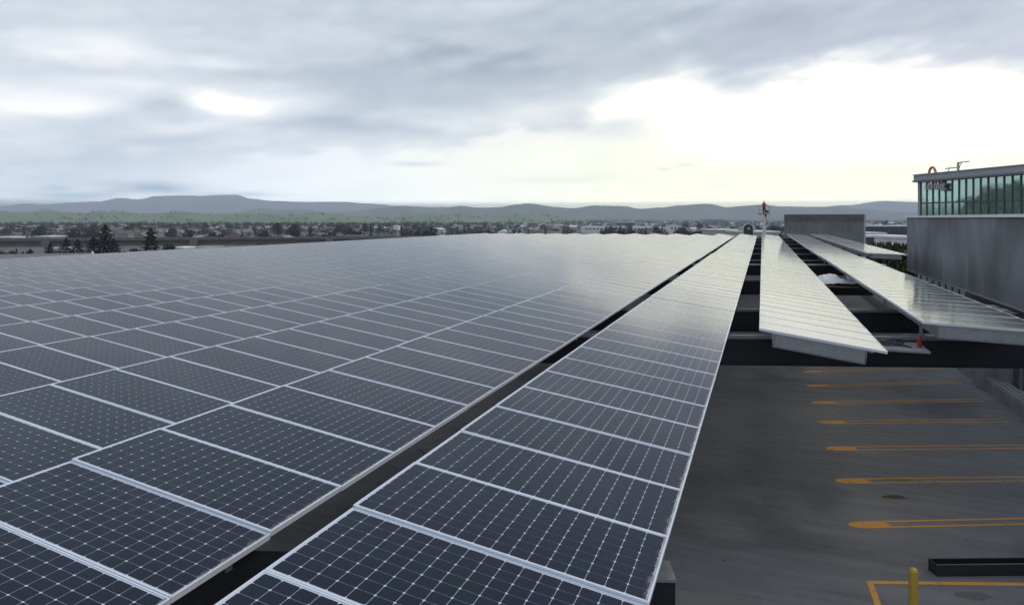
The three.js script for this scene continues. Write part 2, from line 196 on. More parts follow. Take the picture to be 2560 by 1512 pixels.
function cellsGeo() { const pos = [], nor = [], uv = [], colr = [], id = []; for (let i = 0; i < NU; i++) for (let j = 0; j < NV; j++) { const [x, z] = cellPos(i, j), o = pos.length / 3, c = CELL[Math.floor(R() * 5)], b = rr(0.85, 1.15); for (const [a, d] of OCT) { pos.push(x + a, -0.003, z + d); nor.push(0, 1, 0); uv.push(a, d); colr.push(c[0] * b, c[1] * b, c[2] * b); } for (let k = 1; k < 7; k++) id.push(o, o + k + 1, o + k); } const g = new THREE.BufferGeometry(); g.setAttribute('position', new THREE.Float32BufferAttribute(pos, 3)); g.setAttribute('normal', new THREE.Float32BufferAttribute(nor, 3)); g.setAttribute('uv', new THREE.Float32BufferAttribute(uv, 2)); g.setAttribute('color', new THREE.Float32BufferAttribute(colr, 3)); g.setIndex(id); return g; }
const CELLS = [0, 1, 2, 3].map(cellsGeo);
const FRAME = gm([box(PW, FH, LIP, 0, -FH / 2, L1 / 2 - LIP / 2), box(PW, FH, LIP, 0, -FH / 2, -L1 / 2 + LIP / 2), box(LIP, FH, L1 - 2 * LIP, PW / 2 - LIP / 2, -FH / 2, 0), box(LIP, FH, L1 - 2 * LIP, -PW / 2 + LIP / 2, -FH / 2, 0)]);
const SHEET = box(PW - 2 * LIP, 0.008, L1 - 2 * LIP, 0, -0.0085, 0);
const FACE = planarUV(new THREE.PlaneGeometry(PW - 2 * LIP, L1 - 2 * LIP).rotateX(-Math.PI / 2).translate(0, -0.003, 0), PW - 2 * LIP, L1 - 2 * LIP, (x, y, z) => [x + PW / 2 - LIP, z + L1 / 2 - LIP]);
const FARPANEL = mergeGeometries([FRAME.clone(), FACE.toNonIndexed()], true);
M.face = pane({ color: col(0.026, 0.03, 0.041) });   // cells and seams too fine to tell apart
const dustTex = tex(512, 64, (u, v) => { const n = wfbm(u, v * 0.12, 20, 4), f = wnoise(u * 256, v * 32, 256); return sstep(n * 0.7 + f * 0.35 - v * 0.75, 0.22, 0.62) * 0.75; }, false);
M.dust = new THREE.MeshStandardMaterial({ color: col(0.3, 0.29, 0.26), roughness: 1, alphaMap: dustTex, transparent: true });
const DUST = [0, 0.31, 0.66].map((o) => { const g = new THREE.PlaneGeometry(0.075, L1 - 2 * LIP).rotateX(-Math.PI / 2).translate(PW / 2 - LIP - 0.0375, -0.0012, 0); return planarUV(g, 1, 1, (x, y, z) => [(z / L1 + 0.5) * 0.5 + o, 1 - (x - (PW / 2 - LIP - 0.075)) / 0.075]); });
const JOINT = 40, KEND = 100;
const zOfK = (k) => Z0 + PL * k + (k >= JOINT ? 0.1 : 0);
const ZEND = zOfK(KEND);
const dropOfK = (k) => k < 0 ? -0.014 : k >= JOINT ? -0.035 : 0;
function solarRow(r, kMin, kEnd, label, opts = {}) {
  const xh = XH - PITCH * r + (opts.dx ?? 0), yh = YH - 0.0154 * r, row = thing('solar_panel_row', label, 'solar panels', [xh, yh, -zOfK(kMin)], 0, 'parallel rows of solar panels on the garage roof');
  const zb = zOfK(kMin), q = rng(100 + r * 7), TILT = opts.tilt ?? TILT0, cosT = Math.cos(TILT), sinT = Math.sin(TILT);
  for (let k = kMin; k < kEnd; k++) {
    const z = zOfK(k) + PL / 2, zc = z * Math.cos(YAW) - (xh + 1) * Math.sin(YAW), near = r >= 0 && zc < 20;
    let p;
    if (near) {
      p = new THREE.Group(); p.name = 'solar_panel'; row.add(p);
      part('panel_frame', FRAME, M.frame, p); part('backing_sheet', SHEET, M.sheet, p);
      if ((opts.single ?? []).includes(k)) { for (let i = 0; i < NU; i++) for (let j = 0; j < NV; j++) { const [x, zz] = cellPos(i, j), c = part('solar_cell', ONECELL, M.cells[Math.floor(q() * 5)], p); c.position.set(x, -0.003, zz); } }
      else part('solar_cells', CELLS[Math.floor(q() * 4)], M.cellV, p).userData.kind = 'stuff';
      if (zc < 13) part('dust_film', DUST[Math.floor(q() * 3)], M.dust, p);
    } else { p = part('solar_panel', FARPANEL, [M.frame, M.face], row); }
    p.rotation.set((q() - 0.5) * 0.0045, 0, -TILT + (q() - 0.5) * 0.0035);
    p.position.set(PW / 2 * cosT, -PW / 2 * sinT + dropOfK(k) + (q() - 0.5) * 0.006, -(z - zb));
  }
  // galvanised sheet tray that carries the panels, with end plates
  const segs = [[kMin, Math.min(0, kEnd)], [Math.max(kMin, 0), Math.min(JOINT, kEnd)], [Math.max(kMin, JOINT), kEnd]].filter(([a, b]) => b > a);
  for (const [a, b] of segs) {
    const za = zOfK(a) + 0.06, ze = zOfK(b - 1) + PL - 0.06, L = ze - za, tray = new THREE.Group(); tray.name = 'support_tray'; row.add(tray); tray.rotation.z = -TILT;
    const d = dropOfK(a); tray.position.set(0, d, -((za + ze) / 2 - zb));
    part('tray_side', boxUV(box(0.012, 0.24, L, 0.27, -FH - 0.125, 0), 0.9), M.galv, tray); part('tray_side', boxUV(box(0.012, 0.24, L, PW - 0.3, -FH - 0.125, 0), 0.9), M.galv, tray);
    part('tray_bottom', boxUV(box(PW - 0.57, 0.012, L, PW / 2 - 0.015, -FH - 0.252, 0), 0.9), M.galv, tray);
    part('tray_end', boxUV(box(PW - 0.596, 0.22, 0.012, PW / 2 - 0.015, -FH - 0.13, L / 2 - 0.02), 0.9), M.galv, tray); part('tray_end', boxUV(box(PW - 0.596, 0.22, 0.012, PW / 2 - 0.015, -FH - 0.13, -L / 2 + 0.02), 0.9), M.galv, tray);
    part('clip_rail', boxUV(box(PW - 0.5, 0.02, 0.04, PW / 2 - 0.015, -FH - 0.006, L / 2 + 0.01), 0.9), M.coping, tray);
  }
  // struts down to the cap rails of the girders
  for (const g0 of GIRDERS) { const gz = gzAt(g0, xh + 1); if (gz < zOfK(kMin) + 0.2 || gz > zOfK(kEnd) - 0.3 || (r > 1 && gz > 60)) continue; for (const [xx, hh] of [[0.24, 0.55], [PW - 0.24, 0.36]]) { const s = part('strut', [box(0.05, hh - 0.16, 0.012, 0, -hh / 2 - 0.01, 0), box(0.012, hh - 0.16, 0.045, 0.019, -hh / 2 - 0.01, 0.028)], M.galv, row); s.position.set(xx * cosT, -xx * sinT + 0.02, -(gz - 0.04 - zb)); } }
  return row;
}
const SKEW = 0.3, gzAt = (gz, x) => gz + (x + 1) * Math.tan(SKEW);
const GIRDERS = [5.0, 14.8, 19.2, 28.6, 38.3, 42.2, 49.7, 59, 68.4, 77.8, 87.2];
const viewZ = (x) => Math.abs(x) / Math.tan(YAW + Math.atan(1280 / F));
const kStart = (r) => { const x = XH - PITCH * r + PW, z = Math.max(viewZ(x), 2.2); return Math.floor((z - Z0) / PL) - (r < 2 ? 2 : 4); };
const ordinal = ['', 'second', 'third', 'fourth', 'fifth', 'sixth', 'seventh', 'eighth', 'ninth', 'tenth', 'eleventh', 'twelfth', 'thirteenth'];
solarRow(0, -3, KEND, 'dark solar panel row right of the narrow dark gap, closest row beside the open deck', { single: [0, 1], dx: -0.015 });
for (let n = 0; n < 13; n++) solarRow(n + 1, Math.max(kStart(n + 1), -6), KEND, n === 0 ? 'dark solar panel row just left of the narrow dark gap' : n === 12 ? 'solar panel row at the far left edge of the array, farthest from the open deck' : ordinal[n] + ' solar panel row counting left from the narrow dark gap', { single: n === 0 ? [0, 1] : n === 1 ? [2, 3] : [] });
solarRow(-1, 10, KEND - 1, 'pale shining solar panel row over the deck, leftmost of the three rows with open ends', { dx: -0.15 });
solarRow(-2, 12, KEND - 1, 'pale shining solar panel row over the deck, middle of the three rows with open ends', { tilt: 0.035 });
solarRow(-3, 44, KEND - 1, 'pale solar panel row beside the left end of the stained concrete wall', { tilt: 0.035 });

// steel girders across the deck, under the rows
GIRDERS.forEach((gz, i) => {
  const xa = i === 0 ? XMIN + 1 : XMIN + 1, xb = i === 0 ? -0.62 : i === 1 ? 8.3 : 6.3, top = YH - (i ? 0.53 : 0.62), H = 0.5;
  const names = ['nearest', 'second nearest', 'third', 'fourth', 'fifth', 'sixth', 'seventh', 'eighth', 'ninth', 'tenth', 'farthest'];
  const g = thing('steel_girder', 'dark navy steel girder under the panel rows, ' + names[i] + ' from the camera', 'girder', [(xa + xb) / 2, 0, -gzAt(gz, (xa + xb) / 2)], SKEW, 'steel girders crossing under the solar rows');
  const L = (xb - xa) / Math.cos(SKEW); const sh = new THREE.Shape(); sh.moveTo(-L / 2, 0); sh.lineTo(L / 2, 0); sh.lineTo(L / 2, -0.2 - (i === 0 ? 0.1 : 0.3)); sh.lineTo(L / 2 - (i === 0 ? 0.6 : 0.01), -H); sh.lineTo(-L / 2, -H); sh.closePath();
  part('girder_web', boxUV(new THREE.ExtrudeGeometry(sh, { depth: 0.2, bevelEnabled: false }).translate(0, top, -0.1), 1.7), M.navy, g);
  part('top_flange', boxUV(box(L - (i ? 0 : 0.5), 0.018, 0.26, i ? 0 : -0.25, top + 0.009, 0), 1), M.navy, g); if (!i) part('end_plate', boxUV(box(0.5, 0.02, 0.28, L / 2 - 0.25, top + 0.011, 0), 1), M.galv, g);
  if (i) { part('cap_rail', boxUV(box(L - 0.4, 0.075, 0.05, 0, top + 0.056, 0.06), 1), i === 4 ? M.coping : M.galv, g); part('bottom_flange', boxUV(box(L, 0.02, 0.28, 0, top - H - 0.01, 0), 1), M.navy, g); }
  for (const px of i === 0 ? [-6.5, -22, -38] : i === 1 ? [-22, -38, 8.15] : [-22, -38, -9.5]) part('girder_post', boxUV(box(0.26, top - H, 0.26, (px - (xa + xb) / 2) / Math.cos(SKEW), (top - H) / 2, 0), 1), M.navy, g);
});

// ------------------------------------------------------------------ deck edge on the right: kerb wall, ledge, mesh fence, column
{
  const X = 7.56, kerb = thing('kerb_wall', 'low concrete kerb wall with a stepped ledge along the deck edge', 'wall', [X, 0, -46]);
  part('wall_base', boxUV(box(0.5, 0.42, 101, 0.25, 0.21, 0), 3), M.conc, kerb);
  for (let i = 0; i < 3; i++) part('ledge_strip', boxUV(box(0.13, 0.05 + 0.012 * i, 101, 0.1 + i * 0.15, 0.445 + 0.006 * i, 0), 3), M.conc, kerb);
  const fence = thing('mesh_fence', 'dark wire mesh fence standing on the kerb wall', 'fence', [X + 0.5, 0.42, -14]);
  for (let i = 0; i <= 10; i++) part('fence_post', box(0.06, 2.1, 0.06, 0, 1.05, -13 + i * 2.6), M.galv, fence);
  for (let i = 0; i < 10; i++) part('vertical_bar', box(0.03, 2.0, 0.03, 0, 1.05, -11.7 + i * 2.6), M.galv, fence);
  for (let i = 0; i < 15; i++) part('wire', box(0.012, 0.012, 26, 0.0, 0.1 + i * 0.14, 0), M.galv, fence);
  part('top_rail', box(0.07, 0.05, 26.2, 0, 2.13, 0), M.galv, fence); part('bottom_rail', box(0.08, 0.04, 26.2, 0, 0.03, 0), M.coping, fence);
  const cpos = onY(2452, 968, 0), c = thing('concrete_column', 'square concrete column standing on the kerb wall under the girder', 'column', [7.62, 0, cpos.z]);
  part('shaft', boxUV(rbox(0.62, YH - 1.2, 0.62, 0.03, 0.1, (YH - 1.2) / 2, 0), 3), M.conc, c); part('side_fin', boxUV(box(0.34, YH - 1.25, 0.9, 0.38, (YH - 1.25) / 2, 0.7), 3), M.conc, c);
}
// stained concrete penthouse, its lower edge open above the deck
{
  const X = 9.6, T = EYE + 0.03, B = EYE - 3.67, zf = 54.7, zn = 5, L = zf - zn, w = 9;
  const b = thing('concrete_penthouse', 'large streaked grey concrete wall block with white metal coping', 'building', [X, 0, -(zf + zn) / 2]);
  part('side_wall', boxUV(box(0.35, T - B, L, 0.175, (T + B) / 2, 0), 13), M.wall, b); part('end_wall', boxUV(box(w - 0.35, T - B, 0.35, 0.35 + (w - 0.35) / 2, (T + B) / 2, -L / 2 + 0.175), 13), M.wall, b);
  part('back_wall', boxUV(box(0.35, T - B, L, w - 0.175, (T + B) / 2, 0.36), 4.2), M.wall, b); part('roof_slab', boxUV(box(w - 0.75, 0.25, L - 0.4, w / 2, T - 0.3, 0.1), 4), M.conc, b);
  part('coping', boxUV(box(0.6, 0.13, L + 0.2, 0.2, T + 0.066, 0), 2), M.coping, b); part('coping_edge', boxUV(box(0.5, 0.1, L - 0.6, 0.86, T + 0.03, 0), 2), M.coping, b); part('coping_end', boxUV(box(w - 0.5, 0.085, 0.52, w / 2 + 0.22, T + 0.045, -L / 2 + 0.2), 2), M.coping, b);
  part('drip_edge', boxUV(box(0.06, 0.07, L, -0.031, B + 0.04, 0), 2), M.conc, b); part('floor_slab', boxUV(box(w - 0.75, 0.3, L - 0.4, w / 2, B + 0.16, 0.1), 4), M.conc, b);
  part('recessed_base', boxUV(box(w - 3.4, B - GROUND, L - 3.4, w / 2 + 1.5, (B + GROUND) / 2, 0), 3), M.conc, b);
  // flared column head and steel strut seen under the lower edge
  const cp = thing('flared_column', 'grey concrete column with a flared five sided head under the concrete wall', 'column', [7.9, 0, -22.5]);
  const s = new THREE.Shape(); s.moveTo(-0.75, 3.2); s.lineTo(0.75, 3.2); s.lineTo(0.28, 2.7); s.lineTo(0.28, 0); s.lineTo(-0.28, 0); s.lineTo(-0.28, 2.7); s.closePath();
  part('column_body', boxUV(new THREE.ExtrudeGeometry(s, { depth: 0.6, bevelEnabled: true, bevelSize: 0.02, bevelThickness: 0.02, bevelSegments: 1 }).translate(0, 0, -0.3), 2), M.conc, cp);
  const st = thing('steel_rail', 'galvanised steel rail with a slanting strut under the concrete wall', 'rail', [7.6, 2.35, -19.5]);
  part('rail_bar', box(2.0, 0.12, 0.06, -0.2, 0.2, 0), M.galv, st); part('lower_bar', box(2.2, 0.07, 0.06, -0.1, -0.1, 0), M.galv, st); part('slant_strut', bar(V(0.55, -0.15, 0.1), V(0.78, 1.3, 0.1), 0.13, 0.05), M.galv, st);
}
// far stair tower
{
  const a = at(1962, 600, 97), b = at(2161, 600, 92), L = Math.hypot(b.x - a.x, b.z - a.z), top = EYE + 0.32, t = thing('stair_tower', 'plain grey concrete stair tower at the far end of the rows', 'building', [a.x, 0, a.z], Math.atan2(-(b.z - a.z), b.x - a.x));
  const H = top - 0.75, D = 5;
  part('front_wall', boxUV(box(L, H, 0.3, L / 2, H / 2, -0.15), 6), M.darkTower = new THREE.MeshStandardMaterial({ map: concTex, color: col(0.72, 0.73, 0.74), roughness: 0.9 }), t);
  part('parapet_band', boxUV(box(L + 0.06, 0.95, 0.34, L / 2, H + 0.475, -0.13), 6), M.darkTower2 = new THREE.MeshStandardMaterial({ map: concTex, color: col(0.5, 0.51, 0.52), roughness: 0.9 }), t);
  part('end_wall', boxUV(box(0.3, H + 0.95, D, L - 0.15, (H + 0.95) / 2, -0.3 - D / 2), 6), M.darkTower, t); part('back_wall', boxUV(box(L, H + 0.95, 0.3, L / 2, (H + 0.95) / 2, -0.45 - D), 6), M.darkTower, t);
  part('roof_slab', boxUV(box(L - 0.4, 0.3, D, L / 2, H + 0.2, -0.3 - D / 2), 6), M.conc, t);
  part('side_wall', boxUV(box(0.3, 1.2, D, 0.15, H + 0.35, -0.3 - D / 2), 6), M.conc, t); part('side_wall', boxUV(box(0.3, H - 0.25, 0.7, 0.15, (H - 0.25) / 2, -0.65), 6), M.conc, t); part('side_wall', boxUV(box(0.3, H - 0.25, 2.6, 0.15, (H - 0.25) / 2, -D + 1.0), 6), M.conc, t);
  part('door', box(0.06, H - 0.3, 1.68, 0.2, (H - 0.3) / 2, -1.85), M.black, t);
}

// ------------------------------------------------------------------ things on the deck
{
  const p = onY(2285, 1592, 0), b = thing('bollard', 'yellow steel bollard with a domed top on the deck', 'bollard', [p.x, 0, p.z]);
  const pr = [[0, 0]]; for (let i = 0; i <= 8; i++) { const a = i / 8 * Math.PI / 2; pr.push([0.0645 * Math.cos(Math.PI / 2 - a), 0]); }
  const pts = [V(0.064, 0, 0), V(0.064, 0.95, 0), V(0.061, 0.975, 0), V(0.05, 1.0, 0), V(0.032, 1.016, 0), V(0, 1.024, 0)].map((v) => new THREE.Vector2(v.x, v.y));
  const yt = tex(256, 256, (u, v) => { const n = wfbm(u, v, 6, 4), f = wnoise(u * 90, v * 90, 90), d = sstep(n * 0.7 + f * 0.35, 0.62, 0.8); return [0.5 * (0.8 + 0.4 * n) * (1 - 0.55 * d), 0.33 * (0.8 + 0.4 * n) * (1 - 0.55 * d), 0.035]; });
  const ym = new THREE.MeshStandardMaterial({ map: yt, roughness: 0.5 });
  part('post', new THREE.LatheGeometry(pts.slice(0, 3), 24), ym, b); part('dome_cap', new THREE.LatheGeometry(pts.slice(2), 24), ym, b);
  const a = onY(2343, 1441, 0), c = onY(2800, 1436, 0), L = Math.hypot(c.x - a.x, c.z - a.z), ch = thing('steel_channel', 'black steel channel lying on the deck behind the bollard', 'steel beam', [a.x, 0, a.z], Math.atan2(-(c.z - a.z), c.x - a.x));
  const blk = mat(0.02, 0.021, 0.021, 0.42);
  part('front_side', box(L, 0.2, 0.016, L / 2, 0.1, 0), blk, ch); part('back_side', box(L, 0.2, 0.016, L / 2, 0.1, -0.22), blk, ch); part('bottom', box(L, 0.016, 0.2, L / 2, 0.01, -0.11), blk, ch); part('end_plate', box(0.014, 0.2, 0.2, 0.012, 0.1, -0.11), blk, ch); part('rim', box(L, 0.006, 0.026, L / 2, 0.203, 0), M.navyEdge = mat(0.09, 0.095, 0.095, 0.4), ch);
}
{ // loose cables in the gap between the first rows
  const cable = (pts, label) => single('cable', new THREE.TubeGeometry(new THREE.CatmullRomCurve3(pts), 60, 0.009, 5), M.black, label, 'cable');
  const y = YH - 0.55, gx = -3.0;
  cable([V(gx - 0.25, y - 0.5, -3.2), V(gx - 0.3, y - 0.55, -3.9), V(gx, y - 0.25, -4.6), V(gx + 0.4, y - 0.12, -5.0)], 'long black cable hanging in the near end of the narrow gap');
  cable([V(gx - 0.4, y + 0.1, -6.4), V(gx - 0.1, y - 0.3, -6.9), V(gx + 0.4, y + 0.1, -7.0)], 'black cable loop drooping across the narrow gap between the rows');
  cable([V(gx - 0.4, y, -8.4), V(gx, y - 0.18, -8.7), V(gx + 0.4, y + 0.12, -8.9)], 'short black cable farther along the narrow gap between the rows');
  // things left on the deck between the pale rows
  const sheet = (() => { const g = new THREE.PlaneGeometry(2.2, 1.3, 26, 16).rotateX(-Math.PI / 2); const p = g.attributes.position; for (let i = 0; i < p.count; i++) { const x = p.getX(i), z = p.getZ(i), e = 1 - Math.max(Math.abs(x) / 1.1, Math.abs(z) / 0.65); p.setY(i, 0.02 + Math.max(0, e) * 0.5 * fbm(x * 2.2 + 9, z * 2.6 + 4, 4) + 0.12 * fbm(x * 5, z * 5, 3)); } g.computeVertexNormals(); return g; })();
  const o = single('plastic_sheeting', sheet, mat(0.62, 0.62, 0.6, 0.5, { side: THREE.DoubleSide }), 'crumpled white plastic sheeting on the deck between two pale rows', 'plastic sheet'); o.position.set(2.5, YH - 0.54, -28.7);
  const pl = thing('plywood_board', 'brown plywood board lying on a girder under the white sheeting', 'board', [2.3, 0, -28.9]);
  part('board', boxUV(box(2.0, 0.04, 1.9, 0.1, YH - 0.56, 0.2), 1), mat(0.11, 0.08, 0.05, 0.9), pl); part('batten', box(0.09, 0.05, 1.9, -0.6, YH - 0.6, 0.2), mat(0.13, 0.1, 0.06, 0.9), pl);
  const wp = thing('work_board', 'grey board with tangled leads lying on the girder beside the red cylinder', 'board', [2.4, 0, -15.4]);
  part('board', boxUV(box(1.2, 0.04, 1.1, 0, YH - 0.56, 0), 1), M.conc, wp); part('batten', box(0.07, 0.05, 1.1, -0.4, YH - 0.605, 0), M.galv, wp);
  const q = rng(77), pts = []; for (let i = 0; i < 30; i++) pts.push(V(2.35 + (q() - 0.5) * 0.9, YH - 0.52 + q() * 0.05, -15.4 + (q() - 0.5) * 0.8));
  single('tangled_lead', new THREE.TubeGeometry(new THREE.CatmullRomCurve3(pts), 260, 0.012, 5), M.black, 'tangled black lead lying on the grey board', 'cable');
  [[2.9, -15.3, 'small upright red gas cylinder beside the grey board']].forEach(([x, z, l]) => { const c = thing('gas_cylinder', l, 'cylinder', [x, YH - 0.54, z]); c.scale.setScalar(0.42); const red = mat(0.35, 0.02, 0.025, 0.45); part('tank', new THREE.LatheGeometry([[0.0, 0], [0.1, 0], [0.105, 0.03], [0.105, 0.42], [0.085, 0.48], [0.035, 0.52], [0.035, 0.56]].map((v) => new THREE.Vector2(...v)), 16), red, c); part('valve', [box(0.05, 0.05, 0.05, 0, 0.585, 0), rod(V(-0.05, 0.6, 0), V(0.05, 0.6, 0), 0.012)], M.galv, c); });
}

// ------------------------------------------------------------------ boom lift with a worker
{
  const p = at(1911, 560, 98), px = F / 98, t = thing('boom_lift', 'white boom lift raised behind the rows with an orange basket', 'lift', [p.x, 0, p.z]);
  const wm = mat(0.62, 0.63, 0.62, 0.5), om = mat(0.5, 0.075, 0.02, 0.5), dk = M.black;
  part('chassis', [rbox(2.0, 0.7, 3.2, 0.08, 0, 0.75, 0)], om, t);
  for (const x of [-1.05, 1.05]) for (const z of [-1.1, 1.1]) part('wheel', new THREE.CylinderGeometry(0.45, 0.45, 0.35, 20).rotateZ(Math.PI / 2).translate(x, 0.45, z), dk, t);
  part('turntable', rbox(1.6, 0.9, 2.2, 0.08, 0, 1.55, 0), wm, t); part('lower_boom', bar(V(0, 2, 0), V(0.05, 5.0, 0), 0.62, 0.5), wm, t); part('upper_boom', bar(V(0.02, 4.9, 0.1), V(0.16, 6.35, 0.1), 0.34, 0.3), wm, t); part('hydraulic_hose', new THREE.TubeGeometry(new THREE.CatmullRomCurve3([V(0.22, 6.3, 0.2), V(0.36, 6.0, 0.2), V(0.38, 5.6, 0.2), V(0.3, 5.2, 0.2)]), 20, 0.05, 6), dk, t);
  part('basket_bracket', [box(0.26, 0.38, 0.3, 0.2, 6.55, 0.1)], dk, t);
  const bk = new THREE.Group(); bk.name = 'basket'; t.add(bk); const y0 = 6.78, w = 1.42, d = 0.8, hh = 1.12;
  part('basket_floor', box(w + 0.08, 0.16, d, 0, y0, 0.1), om, bk);
  for (const x of [-w / 2, 0, w / 2]) for (const z of [-d / 2 + 0.1, d / 2 + 0.1]) if (x || z < 0) part('upright', rod(V(x, y0, z), V(x, y0 + hh, z), 0.028), om, bk);
  for (const y of [0.55, 1.12]) { for (const z of [-d / 2 + 0.1, d / 2 + 0.1]) part('guard_rail', rod(V(-w / 2, y0 + y, z), V(w / 2, y0 + y, z), 0.026), om, bk); for (const x of [-w / 2, w / 2]) part('guard_rail', rod(V(x, y0 + y, -d / 2 + 0.1), V(x, y0 + y, d / 2 + 0.1), 0.026), om, bk); }
  part('control_box', rbox(0.4, 0.3, 0.2, 0.03, 0.42, y0 + 0.35, 0.3), dk, bk);
  // worker: one continuous body from tapered capsules, clothes as shells round it
  const bones = (cap) => (x, y, z) => { let s = 9; for (const [a, b, ra, rb] of cap) { const ab = [b[0] - a[0], b[1] - a[1], b[2] - a[2]], ap = [x - a[0], y - a[1], z - a[2]], h = clamp((ap[0] * ab[0] + ap[1] * ab[1] + ap[2] * ab[2]) / (ab[0] ** 2 + ab[1] ** 2 + ab[2] ** 2), 0, 1), d0 = Math.hypot(ap[0] - ab[0] * h, ap[1] - ab[1] * h, ap[2] - ab[2] * h) - (ra + (rb - ra) * h), k = 0.045, m = clamp(0.5 + 0.5 * (s - d0) / k, 0, 1); s = s * (1 - m) + d0 * m - k * m * (1 - m); } return s; };
  function mesh(cap, res = 64, size = 1.1, cy = 0.92) { const mc = new MarchingCubes(res, M.white, false, false, 200000); mc.isolation = 0; const f = bones(cap); for (let k = 0; k < res; k++) for (let j = 0; j < res; j++) for (let i = 0; i < res; i++) mc.field[k * res * res + j * res + i] = -f(((i / res) * 2 - 1) * size, ((j / res) * 2 - 1) * size + cy, ((k / res) * 2 - 1) * size); mc.update(); const n = mc.count, g = new THREE.BufferGeometry(), pos = new Float32Array(mc.positionArray.slice(0, n * 3)); for (let i = 0; i < n; i++) { pos[i * 3] *= size; pos[i * 3 + 1] = pos[i * 3 + 1] * size + cy; pos[i * 3 + 2] *= size; } g.setAttribute('position', new THREE.BufferAttribute(pos, 3)); g.setAttribute('normal', new THREE.BufferAttribute(new Float32Array(mc.normalArray.slice(0, n * 3)), 3)); return g; }
  const body = [[[0, 0.98, 0], [0, 1.2, 0], 0.14, 0.14], [[0, 1.2, 0], [0.01, 1.42, 0.01], 0.15, 0.15], [[-0.15, 1.46, 0], [0.16, 1.46, 0], 0.075, 0.075], [[0.01, 1.46, 0], [0.02, 1.58, 0.01], 0.06, 0.055], [[0.02, 1.66, 0.02], [0.02, 1.73, 0.01], 0.088, 0.095], [[0.02, 1.66, 0.1], [0.02, 1.64, 0.11], 0.018, 0.02],
    [[-0.09, 0.95, 0], [-0.1, 0.52, 0.04], 0.095, 0.065], [[-0.1, 0.52, 0.04], [-0.1, 0.1, -0.02], 0.062, 0.042], [[-0.1, 0.06, -0.03], [-0.11, 0.045, 0.13], 0.045, 0.035], [[0.09, 0.95, 0], [0.13, 0.55, 0.12], 0.095, 0.065], [[0.13, 0.55, 0.12], [0.16, 0.12, 0.02], 0.062, 0.042], [[0.16, 0.06, 0.02], [0.17, 0.045, 0.17], 0.045, 0.035],
    [[-0.2, 1.44, 0], [-0.26, 1.17, 0.05], 0.06, 0.045], [[-0.26, 1.17, 0.05], [-0.14, 1.04, 0.24], 0.043, 0.033], [[0.21, 1.44, 0], [0.26, 1.17, 0.06], 0.06, 0.045], [[0.26, 1.17, 0.06], [0.14, 1.06, 0.25], 0.043, 0.033]];
  const hand = (x, y, z, s) => { const c = [[[x, y, z], [x + s * 0.03, y - 0.01, z + 0.06], 0.032, 0.028]]; for (let i = 0; i < 4; i++) c.push([[x + s * (0.045 - i * 0.022), y - 0.01, z + 0.07], [x + s * (0.05 - i * 0.02), y - 0.05, z + 0.115 - Math.abs(i - 1.4) * 0.01], 0.011, 0.009]); c.push([[x + s * 0.045, y, z + 0.02], [x + s * 0.08, y - 0.02, z + 0.06], 0.012, 0.01]); return c; };
  body.push(...hand(-0.14, 1.03, 0.25, 1), ...hand(0.14, 1.05, 0.26, -1));
  const w0 = thing('person', 'worker in dark clothes and an orange vest standing in the raised basket', 'person', [p.x - 0.02, y0 + 0.08, p.z + 0.05], 0.5);
  part('body', mesh(body, 96), mat(0.06, 0.045, 0.035, 0.8), w0);
  part('vest', mesh([[[0, 1.02, 0], [0.01, 1.4, 0.01], 0.168, 0.165]], 48), mat(0.55, 0.09, 0.02, 0.8), w0);
  part('trousers', mesh([[[0, 0.97, 0], [0, 0.99, 0], 0.15, 0.15], [[-0.09, 0.95, 0], [-0.1, 0.52, 0.04], 0.108, 0.08], [[-0.1, 0.52, 0.04], [-0.1, 0.13, -0.02], 0.078, 0.07], [[0.09, 0.95, 0], [0.13, 0.55, 0.12], 0.108, 0.08], [[0.13, 0.55, 0.12], [0.16, 0.15, 0.02], 0.078, 0.07]], 64), mat(0.015, 0.015, 0.02, 0.9), w0);
  part('cap', [new THREE.SphereGeometry(0.112, 16, 8, 0, Math.PI * 2, 0, Math.PI / 2).translate(0.02, 1.715, 0.005), new THREE.CylinderGeometry(0.09, 0.1, 0.012, 14).scale(1, 1, 0.7).translate(0.02, 1.725, 0.1)], mat(0.06, 0.055, 0.045, 0.7), w0);
}

